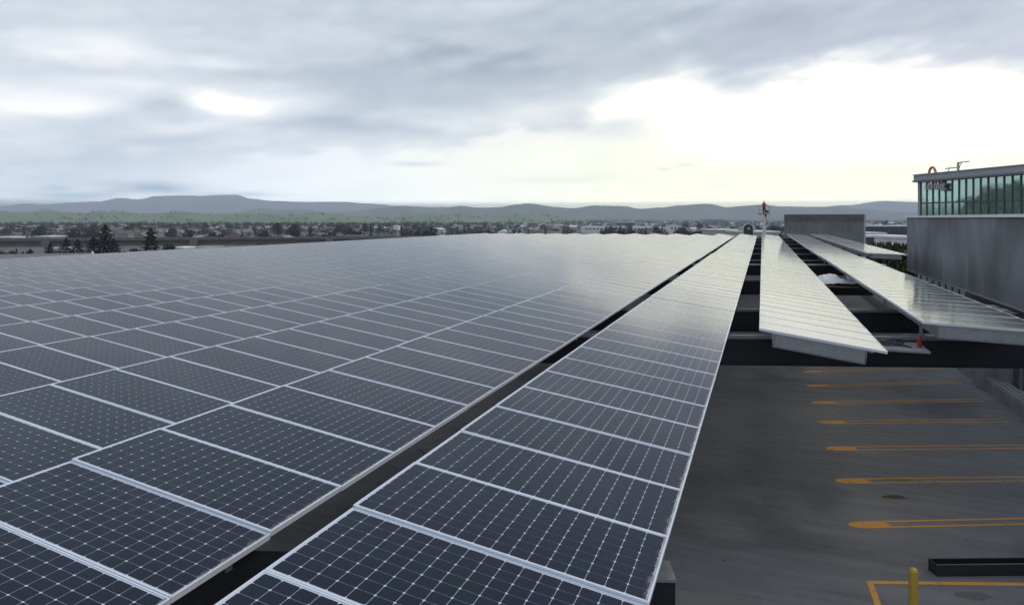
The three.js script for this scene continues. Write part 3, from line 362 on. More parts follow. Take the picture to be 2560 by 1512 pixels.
// ------------------------------------------------------------------ glass building on the right with roof sign
{
  const A = at(2303, 545, 62), turn = 0.43, b = thing('glass_building', 'office building with a green glass curtain wall and grey parapet', 'building', [A.x, 0, A.z], 0);
  const dx = Math.sin(turn + 0), dz = Math.cos(turn), L = 46;        // facade runs back towards the viewer on the right
  b.rotation.y = Math.PI / 2 - (Math.PI / 2 - turn) + 0; // local +z runs along the facade
  const top = EYE + 3.92, gl = EYE + 3.25, bot = -6;
  const glass = new THREE.MeshPhysicalMaterial({ color: col(0.5, 0.66, 0.55), metalness: 0.85, roughness: 0.02 }), glassD = new THREE.MeshPhysicalMaterial({ color: col(0.44, 0.6, 0.5), metalness: 0.85, roughness: 0.03 });
  const mull = mat(0.07, 0.1, 0.085, 0.4), grey = mat(0.34, 0.35, 0.36, 0.6);
  part('core', box(14, gl - bot, L - 0.4, 7.2, (gl + bot) / 2, L / 2), mat(0.03, 0.04, 0.038, 0.8), b);
  part('parapet', box(15, top - gl, L + 0.5, 7.1, (top + gl) / 2, L / 2 - 0.15), grey, b); part('parapet_trim', box(15.2, 0.12, L + 0.7, 7.1, gl - 0.02 + 0.14, L / 2 - 0.15), mat(0.2, 0.21, 0.21, 0.6), b); part('parapet_cap', box(15.2, 0.06, L + 0.6, 7.1, top + 0.03, L / 2 - 0.15), mat(0.45, 0.46, 0.47, 0.5), b);
  const n = 58, pw = L / n, mid = EYE + 1.35; const q = rng(9);
  for (let i = 0; i < n; i++) for (const [y0, y1] of [[mid + 0.06, gl - 0.02], [bot + 3.2, mid - 0.06]]) { const g = part('glass_pane', box(0.03, y1 - y0, pw - 0.07, 0, 0, 0), i < 4 && y0 > mid ? glass : q() < 0.5 ? glass : glassD, b); g.position.set(0.05, (y0 + y1) / 2, (i + 0.5) * pw); g.rotation.set(0, (q() - 0.5) * 0.008, (q() - 0.5) * 0.006); }
  for (let i = 0; i <= n; i++) part('mullion', box(0.1, gl - bot - 3, 0.05, 0.0, (gl + bot + 3) / 2, i * pw), mull, b);
  for (let i = 0; i < n; i++) part('transom', box(0.1, 0.12, pw - 0.05, 0.03, mid, (i + 0.5) * pw), mull, b);
  part('corner_post', box(0.4, gl - bot, 0.4, 0.2, (gl + bot) / 2, -0.2), grey, b);
  // roof sign: orange loop above silver letters, on the facade near its far corner
  const s = thing('roof_sign', 'orange loop and silver letter sign on the corner of the glass building', 'sign', [A.x, 0, A.z], 0); s.rotation.y = b.rotation.y;
  const font = await new FontLoader().loadAsync('fonts/droid/droid_sans_bold.typeface.json');
  const loopPts = []; for (let i = 0; i <= 24; i++) { const a = Math.PI * (1.12 - 1.24 * i / 24); loopPts.push(V(0, Math.sin(a) * 1.05, Math.cos(a) * 0.5)); }
  part('loop', new THREE.TubeGeometry(new THREE.CatmullRomCurve3(loopPts), 60, 0.085, 8).scale(1.5, 1, 1).translate(-0.3, gl + 0.2, 1.95), mat(0.55, 0.2, 0.08, 0.5), s);
  const word = 'torbog'; let zz = 0.95; const silver = mat(0.42, 0.43, 0.44, 0.35, { metalness: 0.4 });
  for (const chh of word) { const g = new TextGeometry(chh, { font, size: 0.62, depth: 0.2, curveSegments: 4 }); g.computeBoundingBox(); const wd = g.boundingBox.max.x; g.rotateY(-Math.PI / 2); part('letter', g.translate(-0.12, gl - 0.72, zz), silver, s); zz += wd * 0.92 + 0.03; }
  const r = thing('roof_davit', 'thin grey davit arms standing on the parapet of the glass building', 'davit', [A.x, 0, A.z], 0); r.rotation.y = b.rotation.y;
  part('post', box(0.14, 0.85, 0.14, 0.6, top + 0.42, 3.9), grey, r); part('arm', box(0.08, 0.09, 1.3, 0.6, top + 0.82, 4.5), grey, r); part('lower_arm', box(0.08, 0.09, 1.5, 0.6, top + 0.42, 3.1), grey, r); part('brace', bar(V(0.6, top + 0.25, 3.95), V(0.6, top + 0.78, 4.3), 0.045), grey, r); part('lower_brace', bar(V(0.6, top + 0.02, 2.6), V(0.6, top + 0.4, 2.85), 0.045), grey, r);
}
// @@CITY@@
// ------------------------------------------------------------------ trees
const whereIs = (px) => px < 130 ? 'at the far left below the knoll' : px < 420 ? 'behind the tall conifers' : px < 660 ? 'left of the large round trees' : px < 800 ? 'beside the large round trees' : px < 960 ? 'left of the white tank' : px < 1080 ? 'near the white tank' : px < 1220 ? 'below the long white roof' : px < 1320 ? 'behind the mixer truck' : px < 1480 ? 'right of the mixer truck' : px < 1640 ? 'behind the middle row ends' : 'left of the dark arch';
const howFar = (d) => d < 620 ? 'close' : d < 900 ? 'midway' : 'distant';
function leafy(n, place, seed, size, tone) {
  const q = rng(seed), pos = [], nor = [], uv = [], colr = [];
  for (let i = 0; i < n; i++) {
    const { p, out, s = 1, c = 1 } = place(q, i), a = V(q() - 0.5, q() - 0.5, q() - 0.5).normalize(), u = out.clone().multiplyScalar(0.9).add(a.multiplyScalar(0.9)).normalize(), w = V(q() - 0.5, q() - 0.5, q() - 0.5).cross(u).normalize(), L = size * s * (0.6 + 0.8 * q()), Wd = L * (0.45 + 0.3 * q());
    const k = c * (0.65 + 0.7 * q()), P = [p.clone().addScaledVector(u, -L / 2), p.clone().addScaledVector(w, Wd / 2), p.clone().addScaledVector(u, L / 2), p.clone().addScaledVector(w, -Wd / 2)], N = u.clone().cross(w).lerp(out, 0.6).normalize();
    for (const t of [0, 1, 2, 0, 2, 3]) { pos.push(P[t].x, P[t].y, P[t].z); nor.push(N.x, N.y, N.z); uv.push(t & 1, t >> 1); colr.push(tone[0] * k, tone[1] * k, tone[2] * k); }
  }
  const g = new THREE.BufferGeometry(); g.setAttribute('position', new THREE.Float32BufferAttribute(pos, 3)); g.setAttribute('normal', new THREE.Float32BufferAttribute(nor, 3)); g.setAttribute('uv', new THREE.Float32BufferAttribute(uv, 2)); g.setAttribute('color', new THREE.Float32BufferAttribute(colr, 3)); return g;
}
const leafMat = new THREE.MeshStandardMaterial({ vertexColors: true, roughness: 0.95, side: THREE.DoubleSide }), barkMat = mat(0.05, 0.038, 0.028, 0.95);
function coniferGeo(n, seed, tone) { const tiers = 9 + seed % 4, ph = seed * 1.7; return leafy(n, (q) => { let t = 0.06 + 0.93 * Math.pow(q(), 1.35); const a = q() * Math.PI * 2, tier = 0.72 + 0.28 * Math.cos(t * tiers * Math.PI * 2), lop = 0.8 + 0.25 * Math.sin(a * 2 + ph + t * 5) + 0.12 * Math.sin(a * 5 + t * 13), rad = 0.5 * Math.pow(1 - t, 0.72) * tier * lop * Math.sqrt(0.25 + 0.75 * q()); return { p: V(Math.cos(a) * rad, t - rad * 0.12, Math.sin(a) * rad), out: V(Math.cos(a), -0.25, Math.sin(a)).normalize(), s: 1.1 - 0.55 * t }; }, seed, n > 600 ? 0.06 : 0.13, tone); }
function broadGeo(n, seed, tone) { const q0 = rng(seed + 500), lobes = []; for (let i = 0; i < 11; i++) { const a = q0() * 6.28, d = 0.26 * Math.sqrt(q0()), y = 0.36 + 0.42 * q0(); lobes.push([Math.cos(a) * d, y, Math.sin(a) * d, 0.13 + 0.12 * q0()]); } lobes.push([0, 0.82, 0, 0.15]); return leafy(n, (q) => { const l = lobes[Math.floor(q() * lobes.length)], d = V(q() - 0.5, q() - 0.5, q() - 0.5).normalize(), r = l[3] * Math.cbrt(0.25 + 0.75 * q()); return { p: V(l[0] + d.x * r, l[1] + d.y * r * 0.9, l[2] + d.z * r), out: d }; }, seed, n > 600 ? 0.055 : 0.12, tone); }
const trunkGeo = (h) => gm([rod(V(0, 0, 0), V(0, h, 0), 0.022, 7, 0.008), rod(V(0, h * 0.45, 0), V(0.12, h * 0.8, 0.06), 0.01, 5, 0.004), rod(V(0, h * 0.5, 0), V(-0.1, h * 0.85, -0.08), 0.01, 5, 0.004)]);
const TC = trunkGeo(0.9), TB = trunkGeo(0.62);
const DARK = [0.018, 0.026, 0.016], MIDG = [0.035, 0.05, 0.03], OLIVE = [0.17, 0.16, 0.05], GREY = [0.075, 0.083, 0.06];
const PROTO = { ch: [1, 2, 3].map((s) => coniferGeo(2200, s, DARK)), cl: [4, 5].map((s) => coniferGeo(260, s, DARK)), bh: [6, 7].map((s) => broadGeo(2200, s, MIDG)), bl: [8, 9, 10].map((s) => broadGeo(300, s, [MIDG, GREY, [0.045, 0.055, 0.03]][s - 8])), bo: [broadGeo(4200, 11, OLIVE)] };
function tree(name, kind, px, d, topY, wpx, label, group, i = 0) {
  const h = EYE - GROUND + (CY - topY) / F * d, p = at(px, CY, d), t = thing(name, label, 'tree', [p.x, GROUND, p.z], R() * 6.28, group), w = wpx / F * d;
  const c = part('crown', PROTO[kind][i % PROTO[kind].length], leafMat, t); if (kind === 'ch') c.scale.set(w * 3.3, h, w * 3.3); else if (kind === 'cl') c.scale.set(w * 1.7, h, w * 1.7); else c.scale.set(w * 1.25, h, w * 1.25); const tr = part('trunk', kind[0] === 'c' ? TC : TB, barkMat, t); tr.scale.set(h * 0.55, h, h * 0.55); return t;
}
// the dark conifers in front of the viaduct
[[262, 561, 42, 232, 'tallest dark conifer in front of the viaduct, pointed top'], [375, 570, 40, 228, 'tall dark conifer with a blunt top standing alone in front of the viaduct'], [232, 590, 34, 236, 'dark conifer pressed against the left side of the tallest conifer'], [193, 598, 30, 240, 'dark conifer left of the tallest, two trees away'], [164, 594, 28, 246, 'brownish conifer in the middle of the dark group before the viaduct'], [124, 606, 20, 238, 'slim small conifer at the left end of the dark group'], [74, 622, 28, 232, 'low conifer beside the viaduct pier'], [283, 596, 32, 240, 'dark conifer at the right foot of the tallest conifer']].forEach(([x, y, w, d, l], i) => tree('conifer_tree', 'ch', x, d, y, w, l, 'dark conifers before the viaduct', i));
[[416, 604, 44, 238, 'dark rounded tree just right of the lone tall conifer'], [448, 622, 60, 226, 'low dark bushy tree right of the lone conifer, beside the white shed'], [330, 616, 40, 244, 'small dark tree between the two tallest conifers'], [530, 618, 46, 256, 'dark tree under the viaduct left of the grey blocks'], [648, 606, 40, 250, 'dark tree rising against the middle of the viaduct'], [572, 620, 40, 262, 'dark low tree under the viaduct']].forEach(([x, y, w, d, l], i) => tree('broadleaf_tree', 'bh', x, d, y, w, l, 'dark trees below the viaduct', i));
// trees one can pick out behind the viaduct
[[693, 553, 30, 640, 'bh', 'large round tree behind the viaduct, taller of the pair'], [738, 557, 44, 620, 'bh', 'broad dark tree behind the viaduct beside the taller round tree'], [776, 564, 16, 700, 'bh', 'small round tree right of the broad dark tree'], [842, 561, 14, 760, 'bh', 'lone upright tree against the green hill'], [911, 556, 16, 800, 'bh', 'rounded tree left of the white tank'], [1037, 557, 20, 900, 'bh', 'hazy round tree above the white roofs'], [632, 566, 16, 700, 'bh', 'small tree left of the large round pair'], [12, 568, 26, 760, 'bh', 'dark round tree at the far left below the green knoll'], [52, 588, 40, 560, 'bh', 'bushy dark tree beside the viaduct pier, behind the road'], [150, 583, 60, 520, 'bh', 'wide dark hedge-like tree behind the conifers'], [205, 582, 44, 540, 'bh', 'wide dark tree left of the tallest conifer, behind the road'], [1690, 571, 30, 420, 'bh', 'dark tree just above the far end of the rows'], [1745, 574, 34, 430, 'bh', 'dark bushy tree behind the far row ends near the office'], [1520, 573, 50, 500, 'bh', 'wide dark tree behind the far edge of the array'], [1575, 570, 36, 520, 'bh', 'dark green tree right of the wide tree'], [2217, 548, 22, 900, 'bh', 'round hazy tree right of the stair tower']].forEach(([x, y, w, d, k, l], i) => tree('broadleaf_tree', k, x, d, y, w, l, 'trees beyond the viaduct', i));
{ const q = rng(404); let n = 0; for (let x = 1004; x < 1325; x += 13 + q() * 16) { if (Math.abs(x - 1150) < 14 || Math.abs(x - 990) < 12) continue; const k = q() < 0.7 ? 'cl' : 'bl'; tree(k === 'cl' ? 'conifer_tree' : 'broadleaf_tree', k, x, 400 + q() * 90, 562 + q() * 16, (k === 'cl' ? 11 : 26) + q() * 10, k === 'cl' ? 'small dark pointed tree in the row behind the viaduct, centre' : 'small dark bushy tree in the row behind the viaduct, centre', k === 'cl' ? 'pointed trees behind the viaduct' : 'bushy trees behind the viaduct', n++); }
  for (let x = 1480; x < 1790; x += 16 + q() * 24) { const k = q() < 0.5 ? 'cl' : 'bl'; tree(k === 'cl' ? 'conifer_tree' : 'broadleaf_tree', k, x, 330 + q() * 160, 572 + q() * 10, (k === 'cl' ? 12 : 28) + q() * 10, k === 'cl' ? 'dark pointed tree just beyond the far row ends' : 'dark bushy tree just beyond the far row ends', k === 'cl' ? 'pointed trees beyond the row ends' : 'bushy trees beyond the row ends', n++); }
  for (let i = 0; i < 120; i++) { const x = -40 + q() * 2080, d = 480 + q() * q() * 900, k = q() < 0.3 ? 'cl' : 'bl', h = 6 + q() * 9; tree(k === 'cl' ? 'conifer_tree' : 'broadleaf_tree', k, x, d, CY + (EYE - GROUND - h) / d * F, (k === 'cl' ? 4 : 9 + q() * 6) / d * F, `${howFar(d)} ${k === 'cl' ? 'dark pointed' : 'grey green leafy'} tree in the suburb ${whereIs(x)}`, `${howFar(d)} ${k === 'cl' ? 'pointed' : 'leafy'} trees ${whereIs(x)}`, n++); } }
[[2178, 592, 110, 112, 'olive yellow bush right of the stair tower, left clump'], [2214, 588, 120, 108, 'olive yellow bush right of the stair tower, middle clump'], [2252, 591, 120, 104, 'olive yellow bush beside the concrete wall, right clump']].forEach(([x, y, w, d, l], i) => tree('olive_bush', 'bo', x, d, y, w, l, 'olive bushes right of the stair tower', i));
[[2162, 583, 24, 190, 'dark tree at the right edge of the stair tower'], [2186, 577, 16, 210, 'dark upright tree before the dark warehouse']].forEach(([x, y, w, d, l], i) => tree('broadleaf_tree', 'bh', x, d, y, w, l, 'dark trees right of the stair tower', i));
{ const q = rng(515); for (let i = 0; i < 34; i++) { const px = -30 + i * 22 + q() * 14, k = q() < 0.3 ? 'cl' : 'bl'; tree(k === 'cl' ? 'conifer_tree' : 'broadleaf_tree', k, px, 270 + q() * 14, 619 + q() * 14, 22 + q() * 22, `low dark ${k === 'cl' ? 'pointed' : 'bushy'} tree under the viaduct, ${whereIs(px)}`, 'low trees under the viaduct ' + whereIs(px), i); } }
// wooded hill outside the frame on the left, mirrored in the glass building
ridge('wooded_hill', 820, 320, [[-1500, 395], [-700, 405], [-480, 424], [-300, 456], [-146, 474], [-95, 500], [-45, 580], [0, 600]], [0.025, 0.038, 0.02], [0.04, 0.055, 0.03], 6.6, 0.2, -1500, -30);
{ const q = rng(616), n = 500, o = new THREE.InstancedMesh(broadGeo(90, 44, MIDG), leafMat, n), m = new THREE.Matrix4(), pr = curve([[-1500, 395], [-700, 405], [-480, 424], [-300, 456], [-146, 474], [-95, 500], [-45, 580]]); o.name = 'hill_wood'; o.userData.kind = 'stuff';
  for (let i = 0; i < n; i++) { const px = -1400 + 1310 * q(), d = 700 + 130 * q(), p = at(px, CY, d), top = (CY - pr(px)) / F * 820 + EYE, s = 9 + 8 * q(); m.compose(V(p.x, GROUND + (top - GROUND) * sstep(d, 640, 820) - 3, p.z), new THREE.Quaternion().setFromAxisAngle(V(0, 1, 0), q() * 6), V(s * 1.3, s, s * 1.3)); o.setMatrixAt(i, m); } scene.add(o); }
// far wooded suburb: one mass
{
  const q = rng(808), n = 6200, g = mergeGeometries([broadGeo(70, 21, GREY), coniferGeo(40, 22, MIDG).scale(0.5, 1.05, 0.5)]), o = new THREE.InstancedMesh(g, leafMat, n), m = new THREE.Matrix4(); o.name = 'far_treetops'; o.userData.kind = 'stuff';
  for (let i = 0; i < n; i++) { const px = -160 + q() * 2900, far = px < 1250 ? 1650 : 3600, d = 560 + (far - 560) * Math.sqrt(q()), p = at(px, CY, d), s = 5.5 + q() * 6.5; m.compose(V(p.x, GROUND - 0.5, p.z), new THREE.Quaternion().setFromAxisAngle(V(0, 1, 0), q() * 6.28), V(s * 1.5, s * (0.7 + 0.6 * q()), s * 1.5)); o.setMatrixAt(i, m); const c = 0.7 + 0.8 * q(); o.setColorAt(i, col(c * (0.9 + 0.3 * q()), c, c * 0.95)); }
  scene.add(o);
  const nt = 900, k = new THREE.InstancedMesh(broadGeo(70, 33, MIDG), leafMat, nt); k.name = 'hillside_trees'; k.userData.kind = 'stuff';
  let made = 0; for (let i = 0; i < nt; i++) { const d = 1800 + 1150 * q(), px = -60 + q() * 1560, cl = fbm(px * 0.014 + 3, d * 0.004, 3) > 0.53; if (!cl) { m.makeScale(0, 0, 0); m.setPosition(0, GROUND - 40, 0); k.setMatrixAt(i, m); continue; } const p = at(px, CY, d), s = 6 + 7 * q(); m.compose(V(p.x, Math.max(GROUND, GREENS.green_hills(px, d)) - 1, p.z), new THREE.Quaternion(), V(s * 1.6, s, s * 1.6)); k.setMatrixAt(i, m); made++; }
  scene.add(k);
}
// ------------------------------------------------------------------ houses and sheds of the valley
const wallC = [[0.3, 0.26, 0.22], [0.36, 0.33, 0.29], [0.28, 0.21, 0.18], [0.45, 0.44, 0.42], [0.27, 0.24, 0.22]], roofC = [[0.13, 0.11, 0.1], [0.16, 0.15, 0.145], [0.19, 0.11, 0.085], [0.12, 0.115, 0.115], [0.2, 0.175, 0.155]], glassM = mat(0.03, 0.04, 0.05, 0.2);
const gable = (w, d, h, o = 0.5) => { const s = new THREE.Shape(); s.moveTo(-w / 2 - o, 0); s.lineTo(w / 2 + o, 0); s.lineTo(0, h); s.closePath(); return new THREE.ExtrudeGeometry(s, { depth: d + 2 * o, bevelEnabled: false }).translate(0, 0, -d / 2 - o); };
const HB = box(9, 4.6, 12, 0, 2.3, 0), HR = gable(9, 12, 2.6).translate(0, 4.55, 0), HW = box(0.1, 1.2, 1.6), HE = box(1.6, 1.2, 0.1), HD = box(0.1, 2.1, 1.0, 0, 1.05, 0);
const words = ['tan', 'cream', 'brown', 'off white', 'dull beige'];
function house(px, d, s, v, label, group) { const p = at(px, CY, d), t = thing('suburb_house', label, 'house', [p.x, GROUND, p.z], YAW + (R() < 0.5 ? 0 : Math.PI / 2) + (R() - 0.5) * 0.5, group); const k = (o) => { o.scale.setScalar(s); o.position.multiplyScalar(s); return o; };
  k(part('wall', HB, hw[v], t)); k(part('roof', HR, hr[v], t)); const win = (g, x, y, z) => { const o = part('window', g, glassM, t); o.position.set(x, y, z); k(o); }; for (const sx of [-4.52, 4.52]) for (const z of [-3.6, 0.6, 4]) win(HW, sx, 2.6, z); for (const sz of [-6.02, 6.02]) for (const x of [-2.2, 2.2]) win(HE, x, 2.6, sz); const dr = part('door', HD, hr[v], t); dr.position.set(4.53, 0, -1.5); k(dr); return t; }
const hw = wallC.map((c) => mat(...c)), hr = roofC.map((c) => mat(...c));
{ const q = rng(909); for (let i = 0; i < 100; i++) { const d = 430 + 800 * q(), v = Math.floor(q() * 5), px = -30 + q() * 1900; if (Math.abs(px - 1225) < 60 && d < 520) continue; const red = px > 1310 && px < 1600 && q() < 0.6; house(px, d, 0.75 + 0.5 * q(), red ? 2 : v, `${howFar(d)} ${red ? 'brown reddish roofed' : words[v]} house in the suburb ${whereIs(px)}`, `${howFar(d)} ${red ? 'reddish roofed' : words[v]} houses ${whereIs(px)}`); }
  const n = 1150, o = new THREE.InstancedMesh(gm([box(9, 4.6, 12, 0, 2.3, 0), gable(9, 12, 2.4).translate(0, 4.55, 0)]), mat(1, 1, 1), n), m = new THREE.Matrix4(); o.name = 'far_houses'; o.userData.kind = 'stuff';
  for (let i = 0; i < n; i++) { const px = -100 + q() * q() * 400 + q() * 2360, d = px < 1250 ? 900 + 700 * q() : 1000 + 2500 * q(), p = at(px, CY, d), s = 0.6 + 0.6 * q(), flat = q() < (px > 1250 ? 0.3 : 0.14); m.compose(V(p.x, GROUND, p.z), new THREE.Quaternion().setFromAxisAngle(V(0, 1, 0), YAW + (q() < 0.5 ? 0 : 1.57) + (q() - 0.5)), V(s * (flat ? 2.4 : 1), s * (flat ? 0.8 : 1), s * (flat ? 2 : 1))); o.setMatrixAt(i, m); const c = flat ? [0.7, 0.7, 0.68] : wallC[Math.floor(q() * 5)].map((z) => z * 0.85); o.setColorAt(i, col(...c)); }
  scene.add(o); }
function shed(name, px0, px1, topY, d, hgt, label, category, wm, rm, opt = {}) {
  const a = at(px0, CY, d), b = at(px1, CY, d * (opt.skew ?? 1)), L = Math.hypot(b.x - a.x, b.z - a.z), top = EYE + (CY - topY) / F * d, base = opt.base ?? GROUND, D = opt.depth ?? 30, H = top - base, t = thing(name, label, category, [a.x, base, a.z], Math.atan2(-(b.z - a.z), b.x - a.x), opt.group);
  part('wall', box(L, H - 0.5, D, L / 2, (H - 0.5) / 2, -D / 2), wm, t); part('roof', box(L + 0.8, 0.5, D + 0.8, L / 2, H - 0.25, -D / 2), rm, t);
  const nw = opt.windows ?? Math.max(3, Math.round(L / 5)), rows = opt.rows ?? 1; for (let r = 0; r < rows; r++) for (let i = 0; i < nw; i++) { const w = part('window', box(L / nw * (opt.fill ?? 0.55), hgt * 0.45, 0.12, (i + 0.5) * L / nw, H - 0.9 - hgt * (0.55 + r), 0.05), glassM, t); if (opt.frame) part('window_frame', box(L / nw * 0.62, hgt * 0.06, 0.16, (i + 0.5) * L / nw, H - 0.9 - hgt * (0.3 + r), 0.05), wm, w); }
  if (opt.units) { const q = rng(Math.round(px0)); for (let i = 0; i < opt.units; i++) part('roof_unit', box(1.5 + q() * 2, 1 + q(), 1.5 + q(), L * (0.1 + 0.8 * q()), H + 0.6, -D * (0.2 + 0.6 * q())), M.galv, t); }
  return t;
}
const wht = mat(0.66, 0.66, 0.64), wroof = mat(0.74, 0.74, 0.72), beige = mat(0.36, 0.34, 0.29), greyW = mat(0.3, 0.3, 0.31), darkW = mat(0.05, 0.05, 0.055), blueW = mat(0.1, 0.13, 0.16, 0.3);
shed('white_warehouse', -20, 26, 592, 520, 4, 'white flat roofed warehouse at the far left behind the viaduct', 'building', wht, wroof, { depth: 20 });
shed('white_warehouse', 84, 122, 590, 470, 4, 'white roofed warehouse between dark trees left of the conifers', 'building', greyW, wroof, { depth: 22 });
shed('white_warehouse', 472, 538, 592, 560, 4, 'long low white roof right of the lone conifer', 'building', wht, wroof, { depth: 18, units: 3 });
shed('white_warehouse', 545, 600, 594, 575, 4, 'shorter low white roof in line with the long one', 'building', wht, wroof, { depth: 14 });
shed('white_warehouse', 636, 690, 593.5, 590, 4, 'low white roof below the large round trees', 'building', wht, wroof, { depth: 14 });
shed('white_warehouse', 1085, 1196, 563.5, 1250, 6, 'very long white roofed warehouse under the green hill', 'building', wht, wroof, { depth: 60 });
shed('office_block', 1318, 1345, 557, 1300, 4, 'hazy blue grey office block, taller of the far pair', 'building', blueW, greyW, { depth: 30, rows: 4, windows: 7 });
shed('office_block', 1348, 1370, 560, 1320, 4, 'hazy pale office block beside the taller one', 'building', wht, wroof, { depth: 30, rows: 3, windows: 6 });
shed('office_block', 1542, 1588, 555, 1150, 5, 'dark glazed office with a bright white roof edge', 'building', blueW, wroof, { depth: 40, rows: 2, windows: 9, fill: 0.85 });
shed('white_warehouse', 1462, 1640, 566.5, 900, 4, 'long white roof strip behind the dark trees', 'building', wht, wroof, { depth: 50, units: 6 });
shed('white_warehouse', 1676, 1702, 563, 800, 5, 'bright white block among the grey roofs beyond the row ends', 'building', wht, wroof, { depth: 20 });
shed('office_block', 1764, 1812, 548, 2100, 6, 'far hazy blue office block left of the lift', 'building', blueW, greyW, { depth: 50, rows: 5, windows: 8 });
shed('white_warehouse', 1790, 1856, 573.5, 380, 4, 'low white flat roof left of the dark arch', 'building', beige, wroof, { depth: 30, units: 3 });
shed('white_shed', 432, 455, 618, 262, 4, 'small white shed below the viaduct right of the lone conifer', 'building', wht, wroof, { depth: 10, windows: 3 });
shed('grey_block', 478, 522, 618, 285, 3.2, 'grey block building with pale windows under the viaduct', 'building', greyW, greyW, { depth: 14, rows: 3, windows: 6 });
shed('grey_block', 520, 548, 628, 262, 4, 'low flat beige roof in front of the grey block building', 'building', beige, beige, { depth: 10, windows: 3 });
shed('grey_block', 132, 154, 619, 262, 3, 'pale beige block between the conifers under the viaduct', 'building', beige, wroof, { depth: 10, rows: 3, windows: 2 });
shed('office_block', 1868, 1948, 577.5, 215, 2.5, 'pale beige office with small dark windows at the end of the rows', 'building', mat(0.4, 0.39, 0.35), wroof, { depth: 20, rows: 4, windows: 11, fill: 0.5, units: 2 });
shed('dark_warehouse', 2150, 2300, 563.5, 330, 4, 'long dark warehouse band with a white roof line right of the stair tower', 'building', darkW, wroof, { depth: 14, windows: 12, units: 4 });
shed('dark_warehouse', 2150, 2265, 588, 180, 4, 'dark blue grey shed front behind the olive bushes', 'building', mat(0.06, 0.065, 0.08), wroof, { depth: 8, windows: 5 });
shed('white_warehouse', 2236, 2300, 590, 165, 2.6, 'white building with dark square windows beside the concrete wall', 'building', wht, wroof, { depth: 9, windows: 7, fill: 0.5 });
shed('white_warehouse', 2168, 2215, 581, 240, 3, 'white roofed building behind the dark shed', 'building', wht, wroof, { depth: 14, windows: 5 });
// signboard with leaves of green roof near the arch
shed('green_roof_shop', 1826, 1858, 567, 620, 3, 'shop with a green roof left of the dark arch', 'building', beige, mat(0.02, 0.14, 0.1, 0.6), { depth: 14 });
{ // white water tank
  const d = 780, p = at(991, CY, d), t = thing('water_tank', 'white round water tank standing among the houses', 'tank', [p.x, GROUND, p.z]), top = EYE + (CY - 564) / F * d, H = top - GROUND; part('drum', new THREE.CylinderGeometry(4.1, 4.1, 5.2, 28).translate(0, H - 2.6, 0), wht, t); part('roof_cap', new THREE.ConeGeometry(4.2, 0.6, 28).translate(0, H + 0.3, 0), wroof, t); part('stand', new THREE.CylinderGeometry(2.6, 2.8, H - 5.2, 20).translate(0, (H - 5.2) / 2, 0), greyW, t);
  // arched facade
  const ad = 190, a = at(1859, CY, ad), b = at(1884, CY, ad), L = a.distanceTo(b), top2 = EYE + (CY - 559) / F * ad, ar = thing('arched_facade', 'dark arched facade with a round pale emblem behind the row ends', 'building', [(a.x + b.x) / 2, GROUND, (a.z + b.z) / 2], YAW - 0.25), hh = top2 - GROUND - L / 2;
  const s = new THREE.Shape(); s.moveTo(-L / 2, 0); s.lineTo(L / 2, 0); s.lineTo(L / 2, hh); s.absarc(0, hh, L / 2, 0, Math.PI, false); s.closePath(); const s2 = new THREE.Shape(); const r2 = L / 2 - 0.18; s2.moveTo(-r2, 0); s2.lineTo(r2, 0); s2.lineTo(r2, hh); s2.absarc(0, hh, r2, 0, Math.PI, false); s2.closePath();
  part('vault', new THREE.ExtrudeGeometry(s, { depth: 2.2, bevelEnabled: false, curveSegments: 24 }).translate(0, 0, -2.2), mat(0.5, 0.49, 0.46), ar); part('dark_front', new THREE.ExtrudeGeometry(s2, { depth: 0.06, bevelEnabled: false, curveSegments: 24 }), mat(0.02, 0.021, 0.025, 0.4), ar); part('emblem', new THREE.CylinderGeometry(0.36, 0.36, 0.1, 20).rotateX(Math.PI / 2).translate(0.1, hh + 0.05, 0.1), mat(0.45, 0.45, 0.44), ar); part('emblem_mark', box(0.12, 0.36, 0.05, 0.04, hh + 0.05, 0.17), mat(0.06, 0.06, 0.07), ar);
}
